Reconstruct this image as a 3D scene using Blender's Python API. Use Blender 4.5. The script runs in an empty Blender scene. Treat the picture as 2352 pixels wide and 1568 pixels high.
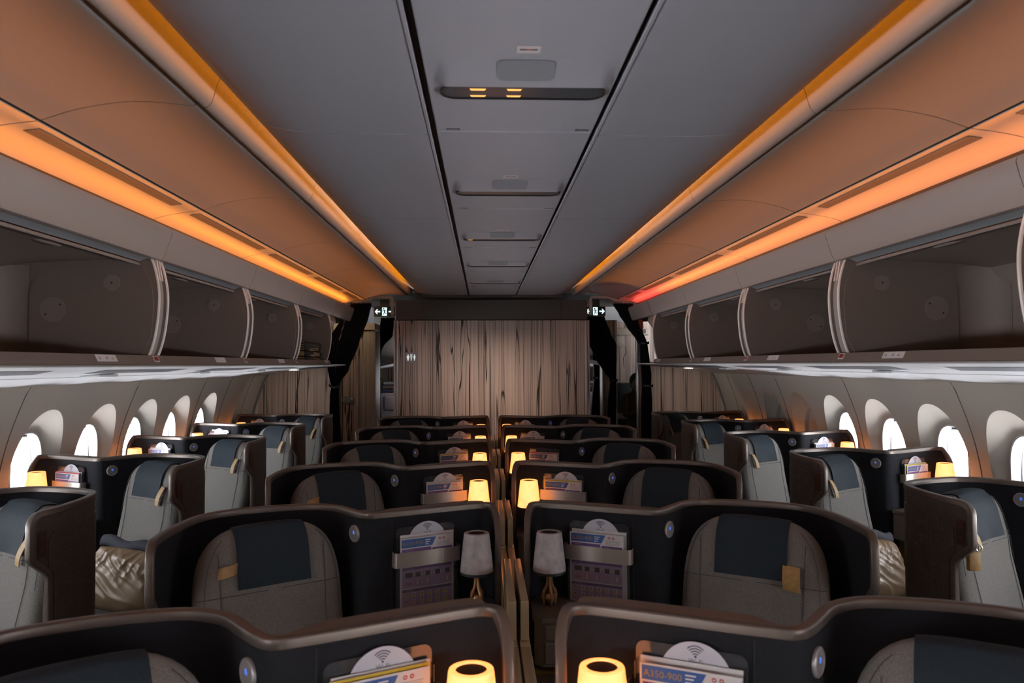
import bpy, bmesh, math, random
from math import sin, cos, pi, radians, sqrt, atan2
from mathutils import Vector, Matrix, noise
random.seed(7)
S = bpy.context.scene
COL = S.collection

# ------------------------------------------------------------------ mesh builder
class MB:
    def __init__(self):
        self.v = []; self.f = []; self.m = []
    def add(self, vs, fs, m=0, M=None):
        o = len(self.v)
        if M is not None: vs = [M @ Vector(p) for p in vs]
        self.v += [tuple(p) for p in vs]
        for q in fs:
            self.f.append(tuple(i + o for i in q)); self.m.append(m)
        return self
    def box(self, x0, x1, y0, y1, z0, z1, m=0, M=None):
        v = [(x, y, z) for z in (z0, z1) for y in (y0, y1) for x in (x0, x1)]
        return self.add(v, [(0, 2, 3, 1), (4, 5, 7, 6), (0, 1, 5, 4), (2, 6, 7, 3), (0, 4, 6, 2), (1, 3, 7, 5)], m, M)
    def rbox(self, x0, x1, y0, y1, z0, z1, r=.01, seg=2, m=0, M=None):
        b = bmesh.new()
        vs = [b.verts.new((x, y, z)) for z in (z0, z1) for y in (y0, y1) for x in (x0, x1)]
        for q in [(0, 2, 3, 1), (4, 5, 7, 6), (0, 1, 5, 4), (2, 6, 7, 3), (0, 4, 6, 2), (1, 3, 7, 5)]:
            b.faces.new([vs[i] for i in q])
        bmesh.ops.bevel(b, geom=list(b.edges), offset=r, segments=seg, affect='EDGES', profile=.5)
        b.verts.index_update()
        self.add([v.co[:] for v in b.verts], [[v.index for v in f.verts] for f in b.faces], m, M)
        b.free(); return self
    def prism(self, poly, c0, c1, fn, m=0, M=None):
        n = len(poly)
        vs = [fn(a, b, c0) for a, b in poly] + [fn(a, b, c1) for a, b in poly]
        fs = [tuple(range(n))[::-1], tuple(range(n, 2 * n))]
        fs += [(i, (i + 1) % n, n + (i + 1) % n, n + i) for i in range(n)]
        return self.add(vs, fs, m, M)
    def rings(self, rings, closed=True, cap=True, m=0, M=None):
        n = len(rings[0]); vs = [p for r in rings for p in r]; fs = []
        for i in range(len(rings) - 1):
            for j in range(n if closed else n - 1):
                k = (j + 1) % n
                fs.append((i * n + j, i * n + k, (i + 1) * n + k, (i + 1) * n + j))
        if cap and closed:
            fs.append(tuple(range(n))[::-1]); fs.append(tuple((len(rings) - 1) * n + j for j in range(n)))
        return self.add(vs, fs, m, M)
    def tube(self, path, r, n=8, m=0, M=None, cap=True):
        P = [Vector(p) for p in path]; R = []
        up = Vector((0, 0, 1)); prev = None
        for i, p in enumerate(P):
            t = (P[min(i + 1, len(P) - 1)] - P[max(i - 1, 0)]).normalized()
            if prev is None:
                a = t.cross(up)
                if a.length < 1e-3: a = t.cross(Vector((1, 0, 0)))
            else: a = prev - t * prev.dot(t)
            a.normalize(); b = t.cross(a); prev = a
            rr = r[i] if isinstance(r, (list, tuple)) else r
            R.append([p + a * (rr * cos(2 * pi * k / n)) + b * (rr * sin(2 * pi * k / n)) for k in range(n)])
        return self.rings(R, True, cap, m, M)
    def lathe(self, prof, n=24, m=0, M=None, cap=True):
        return self.rings([[(r * cos(2 * pi * k / n), r * sin(2 * pi * k / n), z) for k in range(n)] for r, z in prof], True, cap, m, M)
    def grid(self, fn, us, vs_, m=0, M=None):
        V = [fn(u, v) for u in us for v in vs_]; n = len(vs_); F = []
        for i in range(len(us) - 1):
            for j in range(n - 1):
                F.append((i * n + j, i * n + j + 1, (i + 1) * n + j + 1, (i + 1) * n + j))
        return self.add(V, F, m, M)
    def sphere(self, c, r, m=0, nu=12, nv=16, sc=(1, 1, 1), M=None):
        R = []
        for i in range(nu + 1):
            a = pi * (i + .001) / (nu + .002)
            R.append([(c[0] + sc[0] * r * sin(a) * cos(2 * pi * k / nv), c[1] + sc[1] * r * sin(a) * sin(2 * pi * k / nv), c[2] + sc[2] * r * cos(a)) for k in range(nv)])
        return self.rings(R, True, True, m, M)
    def mirror(self):
        self.v = [(-x, y, z) for x, y, z in self.v]; self.f = [q[::-1] for q in self.f]; return self
    def mesh(self, name, mats, smooth=35, recalc=True):
        me = bpy.data.meshes.new(name)
        me.from_pydata(self.v, [], self.f)
        if not isinstance(mats, (list, tuple)): mats = [mats]
        for x in mats: me.materials.append(x)
        if len(mats) > 1:
            me.polygons.foreach_set('material_index', self.m)
        if recalc:
            b = bmesh.new(); b.from_mesh(me)
            bmesh.ops.remove_doubles(b, verts=b.verts, dist=1e-6)
            bmesh.ops.recalc_face_normals(b, faces=b.faces); b.to_mesh(me); b.free()
        if smooth:
            me.polygons.foreach_set('use_smooth', [True] * len(me.polygons))
            try: me.set_sharp_from_angle(angle=radians(smooth))
            except Exception: pass
        me.update(); return me
    def build(self, name, mats, parent=None, loc=(0, 0, 0), rz=0, smooth=35, recalc=True):
        return link(name, self.mesh(name, mats, smooth, recalc), parent, loc, rz)

def link(name, data, parent=None, loc=(0, 0, 0), rz=0):
    o = bpy.data.objects.new(name, data); COL.objects.link(o)
    o.location = loc; o.rotation_euler = (0, 0, rz)
    if parent is not None: o.parent = parent
    return o
def tag(o, label, cat, group=None):
    o['label'] = label; o['category'] = cat
    if group: o['group'] = group
    return o
def thing(name, label, cat, loc=(0, 0, 0), rz=0, group=None):
    return tag(link(name, None, None, loc, rz), label, cat, group)
def struct(o):
    o['kind'] = 'structure'; return o
def copy_tree(o, parent=None):
    c = o.copy(); COL.objects.link(c); c.parent = parent
    for ch in o.children: copy_tree(ch, c)
    return c
def catmull(P, per=5):
    out = []
    Q = [tuple(2 * a - b for a, b in zip(P[0], P[1]))] + list(P) + [tuple(2 * a - b for a, b in zip(P[-1], P[-2]))]
    for i in range(1, len(Q) - 2):
        p0, p1, p2, p3 = Q[i - 1:i + 3]
        for k in range(per):
            t = k / per
            out.append(tuple(.5 * (2 * b + (c - a) * t + (2 * a - 5 * b + 4 * c - d) * t * t + (-a + 3 * b - 3 * c + d) * t ** 3) for a, b, c, d in zip(p0, p1, p2, p3)))
    out.append(tuple(P[-1])); return out
def rrect(x0, x1, y0, y1, r, n=5):
    P = []
    for cx, cy, a0 in ((x1 - r, y1 - r, 0), (x0 + r, y1 - r, 90), (x0 + r, y0 + r, 180), (x1 - r, y0 + r, 270)):
        for k in range(n + 1):
            a = radians(a0 + 90 * k / n); P.append((cx + r * cos(a), cy + r * sin(a)))
    return P
def frange(a, b, n): return [a + (b - a) * i / n for i in range(n + 1)]
def smooth01(t): t = max(0, min(1, t)); return t * t * (3 - 2 * t)
_tc = {}
def text_mesh(s, size):
    """2-D outline faces of a word, left/bottom anchored at 0,0, plus its width"""
    if (s, size) in _tc: return _tc[(s, size)]
    cu = bpy.data.curves.new('word', 'FONT'); cu.body = s; cu.size = size; cu.resolution_u = 2
    ob = bpy.data.objects.new('word', cu); COL.objects.link(ob)
    dg = bpy.context.evaluated_depsgraph_get(); dg.update()
    me = bpy.data.meshes.new_from_object(ob.evaluated_get(dg))
    vs = [(v.co.x, v.co.y) for v in me.vertices]; fs = [tuple(p.vertices) for p in me.polygons]
    bpy.data.objects.remove(ob); bpy.data.curves.remove(cu); bpy.data.meshes.remove(me)
    w = max([p[0] for p in vs]) if vs else 0
    _tc[(s, size)] = (vs, fs, w); return vs, fs, w

# ------------------------------------------------------------------ materials
def srgb(r, g, b):
    f = lambda c: (c / 12.92 if c <= .04045 else ((c + .055) / 1.055) ** 2.4)
    return tuple(f(c / 255) for c in (r, g, b))
def mat(name, col, rough=.5, metal=0, emit=None, estr=0, noise=None, bump=None, spec=.5):
    m = bpy.data.materials.new(name); m.use_nodes = True
    nt = m.node_tree; N = nt.nodes; L = nt.links; b = N['Principled BSDF']
    b.inputs['Base Color'].default_value = (*col, 1); b.inputs['Roughness'].default_value = rough
    b.inputs['Metallic'].default_value = metal; b.inputs['Specular IOR Level'].default_value = spec
    if emit:
        b.inputs['Emission Color'].default_value = (*emit, 1); b.inputs['Emission Strength'].default_value = estr
    tc = N.new('ShaderNodeTexCoord')
    if noise:
        sc, amt = noise[:2]; stretch = noise[2] if len(noise) > 2 else (1, 1, 1)
        mp = N.new('ShaderNodeMapping'); mp.inputs['Scale'].default_value = stretch
        n = N.new('ShaderNodeTexNoise'); n.inputs['Scale'].default_value = sc; n.inputs['Detail'].default_value = 3
        r = N.new('ShaderNodeMapRange'); r.inputs['From Min'].default_value = .3; r.inputs['From Max'].default_value = .7
        r.inputs['To Min'].default_value = 1 - amt; r.inputs['To Max'].default_value = 1 + amt
        mx = N.new('ShaderNodeVectorMath'); mx.operation = 'SCALE'; mx.inputs[0].default_value = col
        L.new(tc.outputs['Object'], mp.inputs['Vector']); L.new(mp.outputs['Vector'], n.inputs['Vector'])
        L.new(n.outputs['Fac'], r.inputs['Value']); L.new(r.outputs['Result'], mx.inputs['Scale'])
        L.new(mx.outputs['Vector'], b.inputs['Base Color'])
    if bump:
        n2 = N.new('ShaderNodeTexNoise'); n2.inputs['Scale'].default_value = bump[0]; n2.inputs['Detail'].default_value = 2
        bp = N.new('ShaderNodeBump'); bp.inputs['Strength'].default_value = bump[1]; bp.inputs['Distance'].default_value = bump[2] if len(bump) > 2 else .002
        L.new(tc.outputs['Object'], n2.inputs['Vector']); L.new(n2.outputs['Fac'], bp.inputs['Height']); L.new(bp.outputs['Normal'], b.inputs['Normal'])
    return m
M = {}
M['ceil'] = mat('ceiling_white', (.32, .32, .35), .45, bump=(60, .05, .001))
M['side'] = mat('side_panel_cream', (.215, .195, .176), .4)
M['cove'] = mat('cove_white', (.30, .28, .26), .4)
M['strip'] = mat('light_strip_housing', (.195, .158, .138), .4)
M['dark'] = mat('gap_dark', (.012, .012, .013), .7)
M['bin'] = mat('bin_plastic', (.275, .226, .202), .45)
M['binin'] = mat('bin_liner', (.165, .132, .112), .6, spec=.3)
M['lip'] = mat('bin_lip_shaded', (.125, .098, .083), .5)  # bin plastic with the shade on the lip put into its colour
M['cap'] = mat('bin_cap', (.195, .16, .138), .5)
M['binedge'] = mat('bin_edge', (.62, .54, .49), .4)
M['channel'] = mat('bin_channel', (.20, .21, .22), .4)
M['psu'] = mat('service_panel_white', (.66, .67, .68), .4)
M['psugrey'] = mat('service_panel_grey', (.085, .098, .118), .5)
M['wall'] = mat('sidewall_cream', (.57, .52, .46), .45)
M['seam'] = mat('seam_grey', (.16, .14, .125), .6)
M['bezel'] = mat('window_bezel', (.62, .62, .62), .35)
M['shade'] = mat('window_shade', (.55, .52, .47), .5)
M['grille'] = mat('vent_grille', (.30, .22, .16), .6)
def perforated(m):
    nt = m.node_tree; N = nt.nodes; L = nt.links
    tc = N.new('ShaderNodeTexCoord'); w = N.new('ShaderNodeTexWave'); w.bands_direction = 'Y'; w.inputs['Scale'].default_value = 28; w2 = N.new('ShaderNodeTexWave'); w2.bands_direction = 'X'; w2.inputs['Scale'].default_value = 28
    L.new(tc.outputs['Object'], w.inputs['Vector']); L.new(tc.outputs['Object'], w2.inputs['Vector'])
    mu = N.new('ShaderNodeMath'); mu.operation = 'MULTIPLY'; L.new(w.outputs['Fac'], mu.inputs[0]); L.new(w2.outputs['Fac'], mu.inputs[1])
    r = N.new('ShaderNodeValToRGB'); r.color_ramp.elements[0].color = (.17, .125, .09, 1); r.color_ramp.elements[1].color = (.05, .035, .025, 1); L.new(mu.outputs[0], r.inputs[0]); L.new(r.outputs[0], N['Principled BSDF'].inputs['Base Color'])
perforated(M['grille'])
M['carpet'] = mat('carpet', (.03, .028, .03), .95, noise=(60, .3))
M['rail'] = mat('bronze_rail', (.125, .098, .082), .40, .5, bump=(300, .03, .0005))
M['fabric'] = mat('shell_fabric', (.014, .0145, .0175), .85, spec=.15, noise=(350, .35, (1, 1, 2.5)), bump=(400, .35, .001))
M['ledge'] = mat('ledge_bronze', (.20, .150, .115), .42, .15)
M['tray'] = mat('console_bronze', (.15, .115, .09), .38, .35)
M['divider'] = mat('divider_bronze', (.46, .34, .20), .32, .35)
M['seat'] = mat('seat_fabric', (.165, .151, .135), .9, noise=(420, .38), bump=(420, .4, .001))
M['piping'] = mat('seat_piping', (.05, .05, .05), .8)
M['cover'] = mat('headrest_cover', (.0155, .0235, .0315), .75, spec=.2, noise=(260, .2), bump=(260, .2, .001))
M['strap'] = mat('tan_leather', (.36, .215, .075), .55, noise=(60, .15))
M['mustard'] = mat('mustard_leather', (.36, .25, .06), .5)
M['lampoff'] = mat('lamp_marble_off', (.50, .45, .45), .5, noise=(38, .22))
M['claw'] = mat('lamp_bronze', (.42, .25, .13), .32, .85, bump=(60, .2, .003))
M['black'] = mat('black_plastic', (.008, .008, .009), .5)
M['mesh'] = mat('lamp_top_mesh', (.035, .026, .02), .7, bump=(900, .6, .001))
M['badge'] = mat('badge_grey', (.33, .31, .31), .4, .3)
M['badge2'] = mat('badge_face', (.27, .25, .25), .4, .1)
M['blue'] = mat('badge_led', (.02, .05, .2), .5, emit=(.06, .22, 1), estr=1.1)
M['band'] = mat('pocket_band', (.42, .37, .33), .38, .55)
M['curtain'] = mat('curtain_black', (.013, .013, .0145), .9, spec=.15, noise=(120, .4, (1, 1, .1)))
M['steel'] = mat('steel', (.55, .53, .52), .35, .8)
M['stud'] = mat('stud', (.8, .7, .55), .25, 1)
M['hdr'] = mat('header_brown', (.055, .044, .037), .5)
M['beige'] = mat('fitting_beige', (.40, .34, .28), .5)
M['white'] = mat('print_white', (.66, .64, .64), .6)
M['pblue'] = mat('print_blue', (.025, .085, .28), .5)
M['purple'] = mat('print_purple', (.12, .05, .19), .5)
M['lilac'] = mat('print_lilac', (.42, .30, .46), .5)
M['pdark'] = mat('print_dark', (.05, .05, .055), .5)
M['pgrey'] = mat('print_grey', (.30, .27, .32), .5)
M['gold'] = mat('print_gold', (.33, .21, .06), .5)
M['red'] = mat('print_red', (.45, .05, .06), .5)
M['yellow'] = mat('print_yellow', (.60, .42, .03), .5)
M['disc'] = mat('disc_white', (.56, .57, .64), .45)
M['ink'] = mat('disc_ink', (.07, .07, .11), .5)
M['label'] = mat('row_label', (.55, .50, .48), .5)
M['lred'] = mat('latch_red', (.20, .01, .012), .4)
M['signdark'] = mat('sign_grey', (.085, .09, .093), .5)
M['glow'] = mat('sign_glow', (.7, .8, .8), .5, emit=(.75, .97, 1), estr=1.1)
M['lavglow'] = mat('lav_sign_figures', (.8, .8, .8), .5, emit=(.9, 1, 1), estr=.55)
M['amberpatch'] = mat('lens_amber', (.6, .35, .1), .5, emit=(1, .52, .14), estr=1.0)
M['lens'] = mat('lens_dark', (.06, .065, .072), .25)
M['grillew'] = mat('speaker_grille', (.22, .23, .25), .5, bump=(700, .5, .002))
M['satin'] = mat('bronze_satin', (.175, .108, .054), .42, .1)
M['navy'] = mat('navy_cloth', (.02, .02, .03), .8)
M['plastic'] = mat('clear_wrap', (.6, .65, .7), .12, .3)
M['skin'] = mat('skin', (.30, .17, .11), .6)
M['hair'] = mat('hair_dark', (.015, .009, .006), .5)
M['jacket'] = mat('brown_jacket', (.035, .020, .014), .8)
M['skirt'] = mat('patterned_skirt', (.10, .05, .04), .8, noise=(60, .5))
M['eco'] = mat('economy_fabric', (.20, .165, .17), .9, noise=(60, .15))
M['econavy'] = mat('economy_trim', (.015, .02, .07), .5)
M['duvet'] = mat('black_quilt', (.012, .011, .011), .7)
M['duvetgold'] = mat('gold_quilt', (.33, .20, .08), .6)
M['jump'] = mat('jumpseat_fabric', (.028, .034, .038), .85, noise=(300, .3))
M['redled'] = mat('wing_display', (.045, .016, .010), .3)

def shell_outer():
    m = mat('shell_outer', (.078, .064, .055), .5, spec=.35); nt = m.node_tree; N = nt.nodes; L = nt.links
    tc = N.new('ShaderNodeTexCoord'); sp = N.new('ShaderNodeSeparateXYZ'); cb = N.new('ShaderNodeCombineXYZ')
    L.new(tc.outputs['Object'], sp.inputs[0]); L.new(sp.outputs['Z'], cb.inputs['X']); L.new(sp.outputs['Y'], cb.inputs['Y'])
    br = N.new('ShaderNodeTexBrick'); br.inputs['Scale'].default_value = 9; br.inputs['Mortar Size'].default_value = .012
    br.offset = .37; br.squash = .6; br.squash_frequency = 3; br.inputs['Brick Width'].default_value = .55; br.inputs['Row Height'].default_value = .2
    L.new(cb.outputs[0], br.inputs['Vector'])
    br2 = N.new('ShaderNodeTexBrick'); br2.inputs['Scale'].default_value = 7; br2.inputs['Mortar Size'].default_value = .010
    br2.offset = .21; br2.inputs['Brick Width'].default_value = .7; br2.inputs['Row Height'].default_value = .33
    cb2 = N.new('ShaderNodeCombineXYZ'); L.new(sp.outputs['Y'], cb2.inputs['X']); L.new(sp.outputs['Z'], cb2.inputs['Y']); L.new(cb2.outputs[0], br2.inputs['Vector'])
    ad = N.new('ShaderNodeMath'); L.new(br.outputs['Fac'], ad.inputs[0]); L.new(br2.outputs['Fac'], ad.inputs[1])
    nz = N.new('ShaderNodeTexNoise'); nz.inputs['Scale'].default_value = 22; L.new(tc.outputs['Object'], nz.inputs['Vector'])
    gt = N.new('ShaderNodeMath'); gt.operation = 'GREATER_THAN'; gt.inputs[1].default_value = .5; L.new(nz.outputs['Fac'], gt.inputs[0])
    ml = N.new('ShaderNodeMath'); ml.operation = 'MULTIPLY'; L.new(ad.outputs[0], ml.inputs[0]); L.new(gt.outputs[0], ml.inputs[1])
    cm = N.new('ShaderNodeMix'); cm.data_type = 'RGBA'; cm.inputs['A'].default_value = (.074, .061, .052, 1); cm.inputs['B'].default_value = (.115, .097, .085, 1); L.new(ml.outputs[0], cm.inputs['Factor']); L.new(cm.outputs['Result'], N['Principled BSDF'].inputs['Base Color'])
    bp = N.new('ShaderNodeBump'); bp.inputs['Strength'].default_value = .9; bp.inputs['Distance'].default_value = .007
    L.new(ml.outputs[0], bp.inputs['Height']); L.new(bp.outputs['Normal'], N['Principled BSDF'].inputs['Normal'])
    return m
M['outer'] = shell_outer()

def wood(name, tint=(1, 1, 1)):
    m = bpy.data.materials.new(name); m.use_nodes = True; nt = m.node_tree; N = nt.nodes; L = nt.links; b = N['Principled BSDF']
    b.inputs['Roughness'].default_value = .42; b.inputs['Specular IOR Level'].default_value = .3
    tc = N.new('ShaderNodeTexCoord'); sp = N.new('ShaderNodeSeparateXYZ'); L.new(tc.outputs['Object'], sp.inputs[0])
    ad = N.new('ShaderNodeMath'); L.new(sp.outputs['X'], ad.inputs[0]); L.new(sp.outputs['Y'], ad.inputs[1])
    def stretched(kx, kz, seed):
        c = N.new('ShaderNodeCombineXYZ'); a = N.new('ShaderNodeMath'); a.operation = 'MULTIPLY'; a.inputs[1].default_value = kx
        z = N.new('ShaderNodeMath'); z.operation = 'MULTIPLY'; z.inputs[1].default_value = kz
        L.new(ad.outputs[0], a.inputs[0]); L.new(sp.outputs['Z'], z.inputs[0]); L.new(a.outputs[0], c.inputs['X']); L.new(z.outputs[0], c.inputs['Y'])
        c.inputs['Z'].default_value = seed; return c.outputs[0]
    def noise(vec, sc, det):
        n = N.new('ShaderNodeTexNoise'); n.inputs['Scale'].default_value = sc; n.inputs['Detail'].default_value = det; n.inputs['Roughness'].default_value = .45
        L.new(vec, n.inputs['Vector']); return n.outputs['Fac']
    def ramp(val, stops):
        r = N.new('ShaderNodeValToRGB'); e = r.color_ramp.elements
        while len(e) < len(stops): e.new(.5)
        for el, (p, c) in zip(e, stops): el.position = p; el.color = (*c, 1)
        L.new(val, r.inputs[0]); return r.outputs[0]
    base = ramp(noise(stretched(6, .10, 1), 1.0, 3), [(.30, tuple(a * t for a, t in zip((.28, .21, .19), tint))), (.45, tuple(a * t for a, t in zip((.50, .38, .32), tint))), (.7, tuple(a * t for a, t in zip((.58, .45, .38), tint)))])
    grain = ramp(noise(stretched(90, .5, 3), 1.0, 2), [(.35, (.85, .85, .85)), (.6, (1, 1, 1))])
    def lines(kx, kz, seed, c, w, lo):
        n = noise(stretched(kx, kz, seed), 1.0, 2)
        return ramp(n, [(c - w, (1, 1, 1)), (c - w * .5, (lo, lo, lo)), (c + w * .5, (lo, lo, lo)), (c + w, (1, 1, 1))])
    cur = base
    for other in (grain, lines(7, .17, 11, .47, .0042, .03), lines(10, .13, 17, .56, .0052, .06), lines(20, .07, 29, .45, .012, .25), lines(34, .05, 41, .58, .016, .55), lines(6, .22, 57, .42, .0038, .05)):
        mx = N.new('ShaderNodeMix'); mx.data_type = 'RGBA'; mx.blend_type = 'MULTIPLY'; mx.inputs['Factor'].default_value = 1
        L.new(cur, mx.inputs['A']); L.new(other, mx.inputs['B']); cur = mx.outputs['Result']
    L.new(cur, b.inputs['Base Color']); return m
M['wood'] = wood('zebra_wood')

def glass(name, tintc, refl, milk=0.0):
    m = bpy.data.materials.new(name); m.use_nodes = True; nt = m.node_tree; N = nt.nodes; L = nt.links
    N.remove(N['Principled BSDF']); o = N['Material Output']
    t = N.new('ShaderNodeBsdfTransparent'); t.inputs[0].default_value = (*tintc, 1)
    g = N.new('ShaderNodeBsdfGlossy'); g.inputs['Roughness'].default_value = .08
    lw = N.new('ShaderNodeLayerWeight'); lw.inputs['Blend'].default_value = .5
    f = N.new('ShaderNodeMath'); f.operation = 'POWER'; f.inputs[1].default_value = 4; L.new(lw.outputs['Facing'], f.inputs[0])
    k = N.new('ShaderNodeMath'); k.operation = 'MULTIPLY_ADD'; k.inputs[1].default_value = .5; k.inputs[2].default_value = refl + .02
    dd = N.new('ShaderNodeBsdfDiffuse'); dd.inputs[0].default_value = (.35, .35, .37, 1); x2 = N.new('ShaderNodeMixShader'); x2.inputs[0].default_value = milk; L.new(t.outputs[0], x2.inputs[1]); L.new(dd.outputs[0], x2.inputs[2]); t = x2
    x = N.new('ShaderNodeMixShader'); L.new(f.outputs[0], k.inputs[0]); L.new(k.outputs[0], x.inputs[0]); L.new(t.outputs[0], x.inputs[1]); L.new(g.outputs[0], x.inputs[2]); L.new(x.outputs[0], o.inputs[0])
    return m
M['pane'] = glass('window_pane', (.96, .97, .98), .0)
M['acrylic2'] = glass('clear_acrylic_front', (.90, .90, .92), .03, .02)
M['acrylic'] = glass('clear_acrylic', (.80, .80, .82), .05, .09)

def lampmat():
    m = mat('lamp_shade_lit', (.30, .20, .10), .6); nt = m.node_tree; N = nt.nodes; L = nt.links; b = N['Principled BSDF']
    tc = N.new('ShaderNodeTexCoord'); sp = N.new('ShaderNodeSeparateXYZ'); L.new(tc.outputs['Object'], sp.inputs[0])
    n = N.new('ShaderNodeTexNoise'); n.inputs['Scale'].default_value = 30; n.inputs['Detail'].default_value = 4; L.new(tc.outputs['Object'], n.inputs['Vector'])
    mr = N.new('ShaderNodeMapRange'); mr.inputs['From Min'].default_value = .25; mr.inputs['From Max'].default_value = .5; mr.inputs['To Min'].default_value = .72; mr.inputs['To Max'].default_value = 1
    L.new(n.outputs['Fac'], mr.inputs['Value'])
    lw = N.new('ShaderNodeLayerWeight'); lw.inputs['Blend'].default_value = .35
    rp = N.new('ShaderNodeValToRGB'); rp.color_ramp.elements[0].color = (1, .33, .115, 1); rp.color_ramp.elements[1].color = (.72, .215, .03, 1)
    L.new(lw.outputs['Facing'], rp.inputs[0]); L.new(rp.outputs[0], b.inputs['Emission Color'])
    st = N.new('ShaderNodeMath'); st.operation = 'MULTIPLY'; st.inputs[1].default_value = LAMP; L.new(mr.outputs['Result'], st.inputs[0]); L.new(st.outputs[0], b.inputs['Emission Strength'])
    return m
LAMP = 2.7
M['lampon'] = lampmat()

# ------------------------------------------------------------------ cabin shell
Y0, Y1 = -3.0, 8.35
P = 1.27
COVE = [(1.412, 2.471), (1.45, 2.467), (1.50, 2.460), (1.56, 2.449), (1.62, 2.432), (1.672, 2.405), (1.708, 2.365), (1.72, 2.29)]
BAY = [3.46 + P * k for k in range(-5, 4)]          # bay edges along the cabin, last 7.27
SEAM = [3.485 + P * k for k in range(-5, 4)]
def extr(prof, y0, y1, sgn=1, mb=None, m=0, thick=None):
    mb = mb or MB(); n = len(prof)
    vs = [(sgn * x, y0, z) for x, z in prof] + [(sgn * x, y1, z) for x, z in prof]
    mb.add(vs, [(i, i + 1, n + i + 1, n + i) for i in range(n - 1)], m)
    return mb
def thickprof(prof, t):
    """closed loop: the profile plus an offset copy t above/outside"""
    out = []
    for i, p in enumerate(prof):
        a = prof[max(i - 1, 0)]; b = prof[min(i + 1, len(prof) - 1)]
        dx, dz = b[0] - a[0], b[1] - a[1]; l = sqrt(dx * dx + dz * dz)
        out.append((p[0] - dz / l * t, p[1] + dx / l * t))
    return prof + out[::-1]
def solid(prof, t, y0, y1, sgn, mb, m=0):
    lp = thickprof(prof, t)
    return mb.prism([(sgn * a, b) for a, b in lp], y0, y1, lambda a, b, c: (a, c, b), m)
def curve2(pts, per=5): return catmull(pts, per)

# floor
struct(MB().box(-2.7, 2.7, Y0, 13, -.05, 0).build('floor', M['carpet']))
# ceiling: centre strip
CZ = 2.495
mb = MB()
cs = [-3.0, -2.41, -1.22, -.03, 1.16, 2.352, 3.53, 4.72, 5.9, 6.97, 7.93]
for a, b in zip(cs, cs[1:]): mb.rbox(-.247, .252, a + .003, b - .003, CZ, CZ + .02, .004, 1)
mb.box(-.30, .30, Y0, 7.95, CZ + .03, CZ + .05, 1)
struct(mb.build('ceiling', [M['ceil'], M['dark']]))
for sgn, nm in ((-1, 'ceiling_left'), (1, 'ceiling_right')):
    mb = MB()
    prof = curve2([(.269, CZ), (.45, CZ), (.60, CZ + .001), (.69, CZ + .006), (.75, CZ + .016), (.79, CZ + .027), (.818, CZ + .040)], 4)
    ss = [-3.0, -1.7, -.35, 1.02, 2.385, 3.775, 5.13, 6.52, 7.95]
    for a, b in zip(ss, ss[1:]): solid(prof, .012, a + .003, b - .003, sgn, mb)
    mb.prism([(sgn * .266, CZ - .002), (sgn * .273, CZ - .002), (sgn * .273, CZ + .02), (sgn * .266, CZ + .02)], Y0, 7.95, lambda a, b, c: (a, c, b), 0)
    struct(mb.build(nm, M['ceil']))
    # light strip between ceiling and side panel
    prof = curve2([(.70, 2.70), (.80, 2.685), (.855, 2.645), (.884, 2.595), (.895, 2.56), (.903, 2.535), (.912, 2.521), (.924, 2.515), (.934, 2.522)], 5)
    mb = MB(); es = [2.21 + P * k for k in range(-4, 6)]; es = [e for e in es if e > Y0] ; es[-1] = 8.3; es = [Y0] + es
    for a, b in zip(es, es[1:]): solid(prof, .012, a + .002, b - .002, sgn, mb)
    struct(mb.build('trim_%d' % (1 if sgn < 0 else 2), M['strip']))
    # side ceiling panels over the aisle
    prof = curve2([(.939, 2.534), (.953, 2.523), (.98, 2.522), (1.08, 2.531), (1.18, 2.528), (1.30, 2.506), (1.398, 2.474)], 4)
    mb = MB()
    for a, b in zip(es, es[1:]): solid(prof, .012, a + .0035, b - .0035, sgn, mb)
    mb.prism([(sgn * x, z) for x, z in thickprof([(.95, 2.57), (1.2, 2.54), (1.45, 2.505), (1.6, 2.46), (1.69, 2.36)], .01)], Y0, 8.3, lambda a, b, c: (a, c, b), 1)
    mb.prism([(sgn * a, b) for a, b in ((1.394, 2.478), (1.416, 2.474), (1.416, 2.482), (1.394, 2.486))], Y0, 8.3, lambda a, b, c: (a, c, b), 1)
    struct(mb.build('ceiling_aisle_' + ('left' if sgn < 0 else 'right'), [M['side'], M['dark']]))
    # lit cove panels above the bins
    prof = curve2(COVE, 5)
    mb = MB()
    for a, b in zip(es, es[1:]): solid(prof, .012, a + .0035, b - .0035, sgn, mb)
    struct(mb.build('trim_%d' % (3 if sgn < 0 else 4), M['cove']))
# roof cap so no sky leaks in
struct(MB().box(-2.8, 2.8, Y0, 13, 2.78, 2.80).build('ceiling_crown', M['dark']))

# air vents in the cove panels
vent0 = None
vn = 0
for sgn, side in ((-1, 'left'), (1, 'right')):
    for k, ord_ in zip(range(-1, 5), ('nearest', 'second', 'third', 'fourth', 'fifth', 'farthest')):
        ya, yb = 2.27 + P * (k - 0), 2.27 + P * k + 1.06
        if k == 4: yb = ya + .6
        pts = [p for p in catmull(COVE, 8) if 1.436 <= p[0] <= 1.492]
        mb = MB()
        lp = thickprof([(x - .0004, z - .0020) for x, z in pts], .003)
        mb.prism([(sgn * a, b) for a, b in lp], ya, yb, lambda a, b, c: (a, c, b))
        v = thing('air_vent', 'long brown slotted air vent in the %s lit cove, %s from the camera' % (side, ord_), 'vent', (0, 0, 0), 0, 'air vents in the cove panels')
        mb.build('grille', M['grille'], v)

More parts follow.
